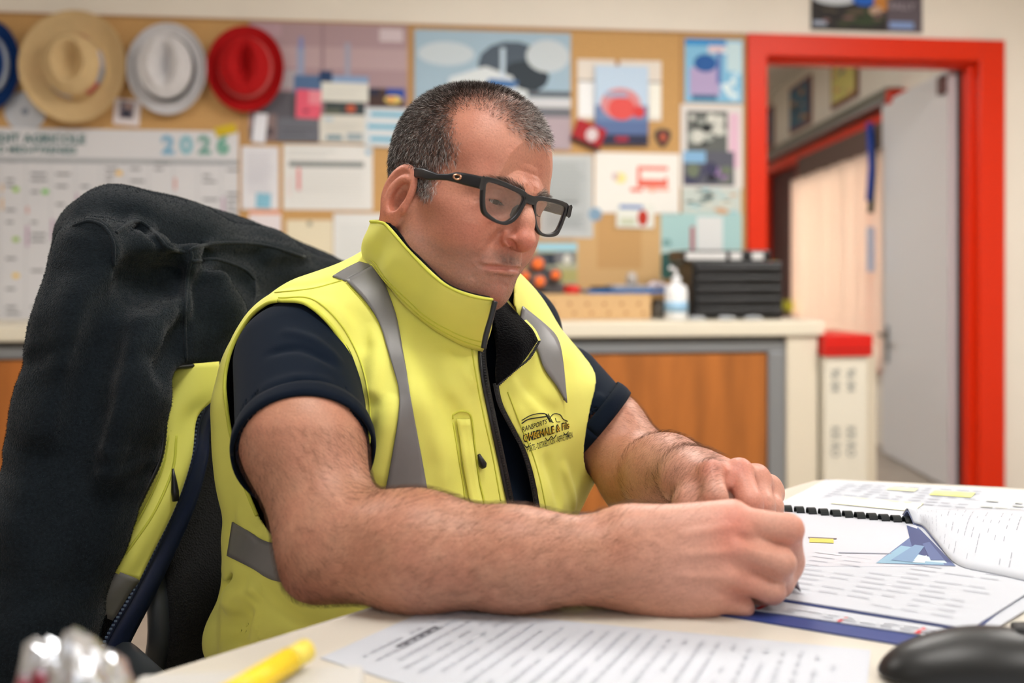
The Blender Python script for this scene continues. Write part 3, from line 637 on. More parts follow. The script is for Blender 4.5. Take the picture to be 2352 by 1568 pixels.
on_wall('magazine_page', (1563, 240, 1706, 432), rgb(218, 214, 210), [(rct(.1, .44, .75, .92), rgb(96, 100, 98)), (rct(.78, .24, .94, .9), rgb(222, 184, 204)), (rct(.04, .03, .86, .44), rgb(90, 92, 104)), (rct(.04, .3, .4, .44), rgb(130, 176, 214))]+blobs(26, 12, [rgb(40, 44, 44), rgb(160, 166, 160), rgb(90, 94, 92), rgb(206, 208, 200)], .1, .46, .76, .9, (.05, .11))+blobs(16, 13, [rgb(34, 34, 44), rgb(150, 120, 170), rgb(60, 60, 90), rgb(110, 120, 100)], .04, .04, .86, .3, (.05, .12)), 'magazine page with grey machine photos and a pink strip', 'poster', .0150)
on_wall('magazine_page', (1566, 430, 1702, 492), rgb(196, 206, 200), blobs(22, 14, [rgb(90, 110, 110), rgb(206, 160, 120), rgb(150, 196, 206), rgb(60, 76, 76), rgb(214, 214, 200)], 0, 0, 1, 1, (.06, .12)), 'narrow landscape print between two larger posters', 'poster', .0145)
on_wall('seaside_poster', (1518, 490, 1704, 640), rgb(168, 204, 204), [(rct(0, 0, 1, .45), rgb(196, 218, 214)), (circle(.06, .2, .14, .2), rgb(50, 90, 86)), (circle(.2, .06, .2, .1), rgb(70, 110, 100)), (rct(.44, .2, .76, .95), rgb(220, 222, 222)), (rct(.36, .3, .41, .8), rgb(176, 84, 96)), (rct(.02, .5, .12, .6), rgb(120, 160, 160))], 'pale teal poster behind the black drawer unit', 'poster', .0150)
on_wall('landscape_photo', (1232, 557, 1326, 652), rgb(176, 178, 150), [(rct(0, .8, 1, 1), rgb(160, 208, 224)), (rct(.0, .45, .5, .75), rgb(50, 58, 70)), (rct(.45, .5, .95, .78), rgb(120, 120, 124)), (rct(.3, .05, 1, .35), rgb(176, 170, 110)), (circle(.75, .6, .1, .12), rgb(220, 220, 210))], 'landscape photo with dark hills behind the orange tools', 'photo', .0155)
o = on_wall('event_poster', (1862, -60, 2118, 72), rgb(46, 44, 44), [(circle(.22, .60, .22, .16, 24), rgb(206, 214, 222)), (circle(.48, .58, .12, .14, 18), rgb(30, 100, 200)), (circle(.66, .52, .10, .16, 14), rgb(196, 130, 60)), (circle(.48, .25, .18, .16), rgb(52, 66, 44)), (circle(.58, .36, .06, .08), rgb(190, 160, 140)), (rct(.68, 0, 1, .6), rgb(96, 88, 96)), (rct(.70, .06, .92, .18), rgb(130, 156, 206)), (rct(.02, .08, .14, .16), rgb(160, 170, 190))]+blobs(18, 21, [rgb(60, 66, 46), rgb(90, 80, 66), rgb(120, 90, 90), rgb(36, 34, 34)], 0, .04, .66, .4, (.03, .07)), 'dark event poster on the wall above the red door frame', 'poster', .003, texts=[('RALLY', .70, .40, .030, rgb(160, 150, 160), .03)])

# ================================================================== counter along the back wall
CY = 3.80; CT = 1.04-(741-HZ)/FPX*(CY/(CS-0.02*SN)); cx1 = wallpt(1895, 740, CY)[0]
topm = mat('worktop_cream', rgb(224, 216, 196), rough=.38, spec=.4)
wood = mat('orange_wood', rgb(174, 104, 46), rough=.42, spec=.35, noise=.28, nscale=7, stretch=(2.2, 1, .25), detail=5)
tag(MB().box((XL+.01, CY, CT-.058), (cx1, W-.002, CT), .006).build('worktop', topm, None), 'long cream worktop with a thick rounded front edge', 'worktop')
cab = empty('counter_cabinet', (0, CY+.3, 0), 'low cabinet with orange wood doors under the cream worktop', 'cabinet')
y0 = CY+.035; xe = wallpt(1803, 800, y0)[0]
MB().box((XL+.02, y0+.03, .0), (xe, W-.003, CT-.060)).build('body', mat('cabinet_dark', rgb(70, 64, 58), rough=.6), cab)
zr = lambda v: 1.04-(v-HZ)/FPX*(y0/(CS-0.1*SN))
MB().box((XL+.02, y0-.004, zr(810)), (xe, y0+.03, zr(787)), .003).build('track_rail', alum, cab); MB().box((XL+.02, y0+.012, zr(787)), (xe, y0+.03, CT-.060)).build('rail_recess', mat('rail_grey', rgb(96, 94, 92), rough=.6), cab)
MB().box((XL+.02, y0, .05), (xe, y0+.03, .09), .003).build('track_rail', alum, cab)
xf = wallpt(1764, 900, y0)[0]
MB().box((xf, y0-.006, .0), (xe, y0+.031, zr(811)), .003).build('upright', alum, cab)
xs = [XL+.03, -2.6, -1.7, -.8, .12, xf-.002]
for i in range(5):
    MB().box((xs[i]+.002, y0+.004+(i % 2)*.010, .092), (xs[i+1]-.002, y0+.016+(i % 2)*.010, zr(815)), .001).build('sliding_door', wood, cab)
MB().box((xe+.001, y0-.02, 0), (wallpt(1878, 900, y0-.02)[0], W-.004, CT-.060), .003).build('end_panel', creamm, cab)
# tall carton right of the counter
ux0, ux1 = wallpt(1888, 900, CY-.02)[0]+.008, wallpt(1992, 900, CY-.02)[0]; ztop = 1.04-(772-HZ)/FPX*3.92
ct = empty('tall_carton', (ux0, CY, 0), 'tall cream carton with a red band and faded grey lettering', 'carton')
cm = mat('carton_cream', rgb(222, 216, 200), rough=.6)
MB().box((ux0+.003, CY-.02, 0), (ux1, CY+.30, ztop), .004).build('carton_body', cm, ct)
MB().box((ux0-.004, CY-.034, ztop-.082), (ux1+.018, CY+.30, ztop+.004), .006).build('red_band', mat('red_tape', rgb(206, 22, 10), rough=.4), ct)
MB().box((ux0-.0045, CY-.0365, ztop-.056), (ux1+.0185, CY-.033, ztop-.052)).build('band_crease', mat('red_dark', rgb(130, 14, 8), rough=.5), ct)
for j, (tx, zz) in enumerate((('96 84', -.13), ('KR RO', -.36))):
    TV, TF = text_mesh(tx, .06); s_ = .052; V = [(ux0+.030+q[1]*s_*1.0, CY-.0212, ztop+zz-q[0]*s_*.8) for q in TV]; mesh('lettering', V, TF, mat('carton_ink%d' % j, rgb(150, 152, 146), rough=.7), ct)
    V = [(ux0+.095+q[1]*s_*1.0, CY-.0212, ztop+zz-q[0]*s_*.8) for q in TV]; mesh('lettering', V, TF, MATS['carton_ink%d' % j], ct)
tag(MB().box((ux1+.02, CY+.05, 0), (ux1+.075, CY+.26, ztop-.05), .006).build('cream_post', creamm, None), 'slim cream post standing behind the carton', 'post')
# lanyard by the door leaf
lp = h0+hd*(LL+.03)+hn*.10
ln = empty('lanyard', (lp[0], lp[1], 1.15), 'blue and green lanyard with keys hanging beyond the doorway', 'lanyard')
zt_ = 1.04+365/FPX*5.4; 
MB().tube([(lp[0], lp[1], zt_), (lp[0]+.012, lp[1], zt_-.25), (lp[0]-.005, lp[1], zt_-.45)], .020, 8).build('strap', mat('lanyard_blue', rgb(30, 70, 170), rough=.6), ln, True)
MB().tube([(lp[0]+.02, lp[1], zt_-.05), (lp[0]+.022, lp[1], zt_-.3), (lp[0]+.005, lp[1], zt_-.52)], .018, 8).build('strap', mat('lanyard_green', rgb(24, 60, 52), rough=.6), ln, True)
MB().box((lp[0]-.02, lp[1]-.006, zt_-.86), (lp[0]+.03, lp[1]+.004, zt_-.60), .004).build('badge_holder', mat('clear_badge', rgb(190, 200, 220), rough=.3), ln)

# ---- things on the counter
def cpt(u, v, y): return wallpt(u, v, y)
# cardboard box
a = cpt(1208, 700, 4.0); b = cpt(1495, 700, 4.0); zt_ = CAMH-(676-HZ)/FPX*4.03
kraft = mat('cardboard', rgb(204, 168, 122), rough=.85, noise=.04, nscale=40)
bx = empty('cardboard_box', ((a[0]+b[0])/2, 4.1, CT), 'long low cardboard box with rows of punched spots', 'box')
MB().box((a[0], 4.0, CT+.001), (b[0], 4.22, zt_), .003).build('box_body', kraft, bx)
mb = MB()
for i in range(7):
    for j in range(2):
        cx_ = a[0]+(b[0]-a[0])*(i+.5+.25*j)/7.2; cz = CT+(zt_-CT)*(.62-.36*j); mb.lathe([(0, 0), (.009, 0), (.009, .0015), (0, .0015)], (cx_, 3.9985, cz), 8, axis=1)
o = mb.build('printed_spots', mat('spot_brown', rgb(170, 132, 88), rough=.8), bx)
# orange-headed reels on the box
rdm = random.Random(3)
orm = mat('orange_plastic', rgb(236, 110, 34), rough=.4); gym = mat('grey_plastic', rgb(92, 92, 96), rough=.5)
for (u, v, y, r, lb) in ((1235, 606, 4.10, .032, 'orange and grey reel, highest of the pile on the box'), (1276, 631, 4.06, .024, 'orange and grey reel, rightmost of the pile on the box'), (1240, 646, 4.04, .027, 'orange and grey reel, lowest of the pile on the box'), (1206, 634, 4.10, .024, 'orange and grey reel, half hidden by his mouth')):
    c = cpt(u, v, y); e = empty('cable_reel', (c[0], c[1], c[2]-r), lb, 'reel')
    MB().lathe([(0, -.012), (r*.75, -.012), (r*.8, -.004), (r*.8, .012), (0, .012)], c, 20, axis=1).build('knob', orm, e, True)
    MB().lathe([(0, .013), (r*1.25, .013), (r*1.3, .02), (r*1.3, .045), (0, .05)], c, 20, axis=1).build('housing', gym, e, True)
c = cpt(1262, 655, 4.12); e = empty('tool_case', (c[0], 4.12, zt_), 'dark grey tool clutter case under the orange reels', 'case'); MB().box((c[0]-.10, 4.10, zt_+.001), (c[0]+.06, 4.18, zt_+.05), .01).build('case_body', gym, e)
MB().box((c[0]-.06, 4.15, zt_+.0505), (c[0]+.045, 4.20, zt_+.105), .012).build('case_lid', mat('charcoal', rgb(58, 58, 62), rough=.5), e)
c = cpt(1314, 656, 4.08); tag(MB().lathe([(0, 0), (.030, 0), (.034, .006), (.034, .026), (.026, .034), (0, .036)], (c[0], 4.08, zt_+.001), 24).build('red_tin', mat('red_tin', rgb(206, 40, 36), rough=.3), None, True), 'small round red tin on the cardboard box', 'tin')
a2 = cpt(1345, 660, 4.12); b2 = cpt(1528, 660, 4.12)
fo = empty('document_tray', ((a2[0]+b2[0])/2, 4.12, zt_), 'flat bright blue tray on top of the cardboard box', 'tray')
MB().box((a2[0], 4.05, zt_+.001), (b2[0], 4.26, zt_+.016), .004).build('tray_body', mat('tray_blue', rgb(18, 104, 176), rough=.4), fo)
c = cpt(1440, 640, 4.14)
tag(MB().box((c[0]-.08, 4.06, zt_+.017), (c[0]+.07, 4.22, zt_+.036), .006).build('grey_pouch', mat('pouch_grey', rgb(150, 152, 160), rough=.6), None), 'pale grey pouch lying on the blue tray', 'pouch')
tag(MB().box((c[0]-.15, 4.07, zt_+.017), (c[0]-.083, 4.20, zt_+.030), .005).build('black_case', darkm, None), 'flat black case on the left of the blue tray', 'case')
o = tag(MB().lathe([(0, 0), (.022, 0), (.026, .02), (.02, .045), (.009, .055), (0, .056)], (c[0]+.02, 4.14, zt_+.0365), 16).build('small_jar', mat('jar_grey', rgb(176, 168, 160), rough=.4), None, True), 'small beige jar standing on the grey pouch', 'jar')
o = tag(MB().tube([(c[0]+.085, 4.10, zt_+.025), (c[0]+.11, 4.12, zt_+.04), (c[0]+.15, 4.14, zt_+.034), (c[0]+.165, 4.10, zt_+.024)], .014, 10).build('rag', mat('rag_pale', rgb(206, 196, 200), rough=.9), None, True), 'crumpled pale rag at the right end of the blue tray', 'rag')
# pump bottle
c = cpt(1553, 720, 4.0); bt = empty('pump_bottle', (c[0], 4.0, CT), 'white plastic pump bottle left of the black drawers', 'bottle')
hB = CAMH-(652-HZ)/FPX*4.02-CT
wp = mat('white_plastic', rgb(232, 234, 236), rough=.35)
MB().lathe([(0, .001), (.044, .001), (.047, .01), (.047, hB-.03), (.040, hB-.008), (.018, hB), (.018, hB+.012), (0, hB+.012)], (c[0], 4.0, CT), 28).build('bottle_body', wp, bt, True)
MB().lathe([(0, hB+.012), (.020, hB+.012), (.020, hB+.03), (.006, hB+.032), (.006, hB+.055), (0, hB+.055)], (c[0], 4.0, CT), 20).tube([(c[0], 4.0, CT+hB+.052), (c[0]-.03, 3.99, CT+hB+.068)], .008, 8).build('pump', wp, bt, True)
MB().lathe([(.0, .03), (.0476, .03), (.0476, .075), (.0, .075)], (c[0], 4.0, CT), 28).build('bottle_label', mat('label_blue', rgb(150, 190, 220), rough=.5), bt, True)
c = cpt(1512, 715, 4.14); tag(MB().lathe([(0, .001), (.034, .001), (.036, .03), (.026, .07), (.02, .08), (0, .082)], (c[0], 4.14, CT), 20).build('metal_flask', mat('flask_steel', rgb(130, 124, 116), rough=.35, metal=.7), None, True), 'dull metal flask between the box and the pump bottle', 'flask')
# black drawer unit
a = cpt(1592, 700, 3.98); b = cpt(1800, 700, 3.98); zt_ = CAMH-(600-HZ)/FPX*4.03
du = empty('drawer_unit', ((a[0]+b[0])/2, 4.1, CT), 'black plastic five-drawer desk unit on the counter', 'drawers')
bk = mat('black_plastic', rgb(22, 22, 24), rough=.38, spec=.5)
MB().box((a[0], 3.99, CT+.001), (b[0], 4.30, zt_), .006).build('case', bk, du)
nd = 5; hh = (zt_-CT-.02)/nd
for i in range(nd):
    z0 = CT+.008+i*hh; dr = MB().box((a[0]+.010, 3.966, z0+.004), (b[0]-.010, 3.99, z0+hh-.004), .005).build('drawer', bk, du)
    MB().box(((a[0]+b[0])/2+.03, 3.962, z0+hh*.35), (b[0]-.05, 3.967, z0+hh*.72), .0015).build('finger_pull', mat('pull_black%d' % i, rgb(8, 8, 9), rough=.6), dr)
a = cpt(1568, 580, 3.99); b = cpt(1770, 580, 3.99); z1 = CAMH-(573-HZ)/FPX*4.03
tr_ = empty('label_printer', ((a[0]+b[0])/2, 4.05, zt_), 'flat black device with white printed strip on top of the drawers', 'device')
MB().box((a[0], 3.985, zt_+.001), (b[0], 4.2, z1), .006).build('device_body', bk, tr_)
wl = mat('strip_white', rgb(206, 206, 206), rough=.5)
for (u0, u1) in ((1576, 1668), (1678, 1704), (1728, 1754)):
    MB().box((cpt(u0, 590, 3.98)[0], 3.982, zt_+.008), (cpt(u1, 590, 3.98)[0], 3.9848, z1-.010), .0005).build('white_strip', wl, tr_)
for i, (u, lb) in enumerate(((1600, 'crumpled clear wrapper on the counter by the pump bottle'), (1668, 'crumpled clear wrapper in front of the drawers, middle'), (1730, 'crumpled clear wrapper in front of the black drawers, right'))):
    c = cpt(u, 733, 3.90); rr = np.random.RandomState(i+5); bmx = bmesh.new(); bmesh.ops.create_icosphere(bmx, subdivisions=2, radius=1)
    V = np.array([v.co[:] for v in bmx.verts]); F = [[v.index for v in f.verts] for f in bmx.faces]; bmx.free(); V *= rr.uniform(.7, 1.15, (len(V), 1)); V = V*np.array([.042, .028, .008])+np.array([c[0], 3.90, CT+.010])
    tag(mesh('wrapper', V, F, mat('wrapper%d' % i, rgb(200, 206, 214), rough=.25, spec=.6), None), lb, 'wrapper')
# ================================================================== the man: head
HYAW, HPITCH, HROLL = math.radians(46.0), math.radians(13.5), math.radians(9.5)
HPOS = np.array([-.0570, 1.116, 1.1085]); HS = .93
def head_axes():
    f = np.array([math.sin(HYAW)*math.cos(HPITCH), -math.cos(HYAW)*math.cos(HPITCH), -math.sin(HPITCH)])
    x0 = np.cross(f, [0, 0, 1]); x0 /= np.linalg.norm(x0); u0 = np.cross(x0, f)
    return np.stack([math.cos(HROLL)*x0+math.sin(HROLL)*u0, f, -math.sin(HROLL)*x0+math.cos(HROLL)*u0], 1)
HA = head_axes()
def h2c(p): return np.asarray(p, float)*HS@HA.T+HPOS
def c2h(p): return (np.asarray(p, float)-HPOS)@HA/HS
def build_head_field(res=.0015):
    g = Grid((-.115, -.125, -.17), (.115, .145, .165), res)
    M2 = lambda fn: (fn(1), fn(-1))
    g.ell((0, -.018, .056), (.0800, .102, .094), 0)
    g.ell((0, .030, .054), (.068, .062, .080), .042)
    g.ell((0, .035, -.008), (.066, .058, .062), .03)
    g.ell((0, .032, -.055), (.062, .056, .050), .03)
    for s in (1, -1):
        g.cap((s*.060, -.004, -.022), (s*.052, .012, -.062), .018, .021, .03)      # jaw angle
        g.cap((s*.052, .010, -.060), (s*.022, .064, -.080), .023, .017, .03)       # jaw body
        g.ell((s*.041, .053, -.022), (.028, .029, .028), .02)                      # cheek
        g.cap((s*.066, .028, .006), (s*.046, .066, .000), .011, .014, .02)         # cheekbone
        g.cap((s*.050, .068, .040), (s*.014, .090, .041), .009, .010, .018)        # brow
    g.ell((0, .0720, -.0790), (.023, .0215, .0165), .016)                              # chin
    g.ell((0, .030, -.086), (.044, .040, .022), .03)                               # under the chin
    g.ell((0, .0735, -.048), (.034, .025, .027), .016)                              # muzzle
    # neck
    g.cap((0, -.028, -.02), (0, -.042, -.15), .053, .050, .035)
    g.cap((0, -.010, -.09), (0, -.034, -.16), .043, .044, .03)
    for s in (1, -1):
        g.bump((s*.034, .088, .022), (.017, .014, .013), -.0150)                   # socket
        g.bump((s*.046, .080, .002), (.016, .012, .010), -.0015)
        g.bump((s*.072, .040, .045), (.010, .022, .022), -.004)                    # temple
    def sy(x, z):
        """y of the front surface at (x, z) in the field so far"""
        i = int(round((x-g.lo[0])/g.res)); k = int(round((z-g.lo[2])/g.res)); col = g.f[i, :, k]; w = np.where(col < 0)[0]
        if len(w) == 0: return .09
        j = w[-1]; t = col[j]/(col[j]-col[j+1]); return float(g.ax[1][j]+t*g.res)
    snap = lambda pts, off=0.: [(p[0], sy(p[0], p[-1])+off, p[-1]) for p in spline(pts, 14)]
    # nose
    g.cap((0, .090, .034), (0, .107, .008), .0075, .0085, .012)
    g.cap((0, .105, .008), (0, .1120, -.010), .0088, .0106, .010)
    g.ell((0, .1130, -.0120), (.0125, .0110, .0105), .008)
    for s in (1, -1):
        g.cap((s*.004, .094, .012), (s*.012, .088, .002), .010, .011, .014)
        g.ell((s*.0155, .1005, -.0165), (.0078, .0112, .0086), .006)
    g.ell((0, .106, -.0205), (.0055, .012, .006), .006)
    for s in (1, -1):
        g.chain([(s*.0060, .1080, -.0225), (s*.0125, .1100, -.0200), (s*.0180, .1095, -.0182), (s*.0212, .1062, -.0174)], [.0022, .0036, .0036, .0020], .0015, 'sub')       # nostril
        g.crease([(s*.0225, .094, -.006), (s*.0245, .095, -.014), (s*.0225, .096, -.023), (s*.016, .097, -.0265)], .0032, -.0050)
    for s in (1, -1):
        # fold from the nose to the mouth corner, cheek above it
        g.crease(snap([(s*.024, -.016), (s*.030, -.028), (s*.0355, -.042), (s*.0395, -.052)]), .0045, -.0026)
        g.bump((s*.042, .080, -.026), (.013, .010, .014), .0026)
        g.crease(snap([(s*.036, -.054), (s*.0370, -.062), (s*.034, -.072)]), .0045, -.0014)
        g.crease(snap([(s*.020, .011), (s*.034, .0065), (s*.048, .010)]), .0026, -.0020)
        g.crease(snap([(s*.022, .002), (s*.032, -.005), (s*.042, -.006)]), .0030, -.0012)
    # lids: a ball a little larger than the eye, opened by a slit
    for s in (1, -1):
        c = np.array([s*.0315, .0730, .0240])
        g.ell(c, (.0136, .0136, .0128), .005)
        g.crease(snap([(s*.017, .0300), (s*.030, .0345), (s*.045, .0320)]), .0020, -.0030)
        el = math.radians(-20); sl = [c+.0132*np.array([math.sin(az), math.cos(az)*math.cos(el), math.sin(el)+.10*math.cos(az)*.3]) for az in np.radians(np.linspace(-58, 58, 9))]
        g.chain(sl, [.0006, .0015, .0023, .0029, .0031, .0029, .0023, .0015, .0006], .0008, 'sub')
        g.crease([c+.0140*np.array([math.sin(az), math.cos(az)*math.cos(el-.35), math.sin(el-.35)]) for az in np.radians(np.linspace(-50, 50, 7))], .0016, .0008)
    # lips: the line of the mouth sits a little skew
    ml = lambda x: -.0472-.10*x-.0030*(abs(x)/.035)**2
    g.chain([(p[0], p[1]-.0014, p[2]) for p in snap([(x, ml(x)+.0032-.0010*(abs(x) < .002)) for x in (-.030, -.020, -.007, 0, .007, .020, .030)])], np.interp(np.linspace(-1, 1, 14), [-1, -.4, 0, .4, 1], [.0006, .0018, .0022, .0018, .0006]), .004)
    g.chain([(p[0], p[1]-.0016, p[2]) for p in snap([(x, ml(x)-.0048) for x in (-.024, -.012, 0, .012, .024)])], np.interp(np.linspace(-1, 1, 14), [-1, 0, 1], [.0010, .0036, .0010]), .004)
    m_ = snap([(x, ml(x)) for x in (-.036, -.024, -.010, 0, .010, .024, .036)], -.0002)
    g.crease(m_, .0022, -.0040); g.chain(m_, np.interp(np.linspace(-1, 1, len(m_)), [-1, -.7, 0, .7, 1], [.0004, .0014, .0019, .0014, .0004]), .0005, 'sub')
    g.crease(snap([(-.015, -.0600), (0, -.0610), (.015, -.0600)]), .0045, -.0024)
    g.crease(snap([(0, -.027), (0, -.041)]), .0026, -.0016)
    for s in (1, -1): g.bump((s*.0345, sy(s*.0345, -.052), -.0522), (.0032, .006, .0036), -.0018)
    g.bump((0, .094, -.079), (.014, .008, .009), .0030)
    g.crease(snap([(-.014, -.0695), (0, -.0662), (.014, -.0695)]), .0022, -.0036)
    # forehead lines, frown, crow's feet
    for z, a in ((.062, .0010), (.072, .0011), (.083, .0007)):
        g.crease(snap([(-.042, z-.002), (-.015, z+.001), (.015, z+.001), (.042, z-.002)]), .0016, -a)
    for s in (1, -1):
        g.crease(snap([(s*.006, .036), (s*.007, .050)]), .0020, -.0014)
        for dz in (.004, -.002, -.008): g.crease(snap([(s*.050, .022+dz*.5), (s*.059, .022+dz)]), .0014, -.0010)
    # ears
    for s in (1, -1):
        A = np.array(Matrix.Rotation(math.radians(s*6), 3, 'Z') @ Matrix.Rotation(math.radians(-14), 3, 'X'))
        T = lambda p: np.array([s*.0755, -.009, -.010])+A@(np.array([s*p[0], p[1], p[2]])*1.08)
        g.cap(T((-.008, .004, .002)), T((.000, -.008, .002)), .014, .011, .008)
        g.ell(T((.0085, -.0125, .008)), (.0085, .0240, .0340), .003, R=A)
        g.ell(T((.0070, -.0085, -.020)), (.0070, .0155, .0220), .006, R=A)
        g.ell(T((.0185, -.0115, .009)), (.0140, .0185, .0285), .003, 'sub', R=A)
        g.chain([T(p) for p in spline([(.0085, -.002, .026), (.0090, -.014, .022), (.0100, -.0205, .008), (.0100, -.0185, -.008), (.0098, -.009, -.018)], 14)], [.0036]*14, .004)   # antihelix
        g.ell(T((.0105, -.0068, .000)), (.0150, .0092, .0140), .0025, 'sub', R=A)             # concha
        g.ell(T((.0085, .0055, -.004)), (.0040, .0042, .0070), .004, R=A)                    # tragus
    return g
HAIRLINE = [(1330, 350), (1263, 341), (1222, 330), (1188, 303), (1162, 276), (1125, 250), (1090, 240), (1056, 247), (1038, 262), (1042, 290), (1048, 335), (1040, 374), (1014, 392), (1004, 404), (1003, 425), (1006, 446), (992, 464), (970, 466), (957, 452), (948, 420), (940, 396),
            (925, 392), (905, 420), (898, 560), (780, 560), (780, 60), (1330, 60)]
def hair_mask(P):
    """metres inside the cropped hair (positive) or out on bare skin; head coordinates, same on both sides"""
    Q_ = h2c(np.stack([np.abs(P[:, 0]), P[:, 1], P[:, 2]], 1)); u, v = uv_of(Q_)
    m = -polysdf(u, v, HAIRLINE)*Q_[:, 1]/FPX/HS
    x, y, z = np.abs(P[:, 0]), P[:, 1], P[:, 2]
    m = m+.0022*(noise3(P, 260, 4)-.5)+.003*(noise3(P, 110, 5)-.5)
    m = np.minimum(m, np.where(y < -.02, z+.068, .05))
    return np.where((x > .0815) & (y < .010) & (z < .030) | (x > .0875) & (z < .06), -1, m)
def glasses_frame():
    y, p, r = math.radians(49.5), math.radians(9.8), math.radians(8.2)
    f = np.array([math.sin(y)*math.cos(p), -math.cos(y)*math.cos(p), -math.sin(p)])
    x0 = np.cross(f, [0, 0, 1]); x0 /= np.linalg.norm(x0); u0 = np.cross(x0, f)
    A = np.stack([math.cos(r)*x0+math.sin(r)*u0, f, -math.sin(r)*x0+math.cos(r)*u0], 1)
    base = np.array([-.058, 1.20, 1.113])
    yy, pp, rr = math.radians(43.5), math.radians(14), math.radians(9.5)
    f = np.array([math.sin(yy)*math.cos(pp), -math.cos(yy)*math.cos(pp), -math.sin(pp)])
    x0 = np.cross(f, [0, 0, 1]); x0 /= np.linalg.norm(x0); u0 = np.cross(x0, f)
    B = np.stack([math.cos(rr)*x0+math.sin(rr)*u0, f, -math.sin(rr)*x0+math.cos(rr)*u0], 1)
    c = base+B@np.array([0, .1056, .0254])
    cam0 = np.array([0, 0, CAMH]); c = cam0+(c-cam0)*.93
    return A, c, 1.1727*.93
GA, GC, GSC = glasses_frame()
def g2c(p): return np.asarray(p, float)*GSC@GA.T+GC
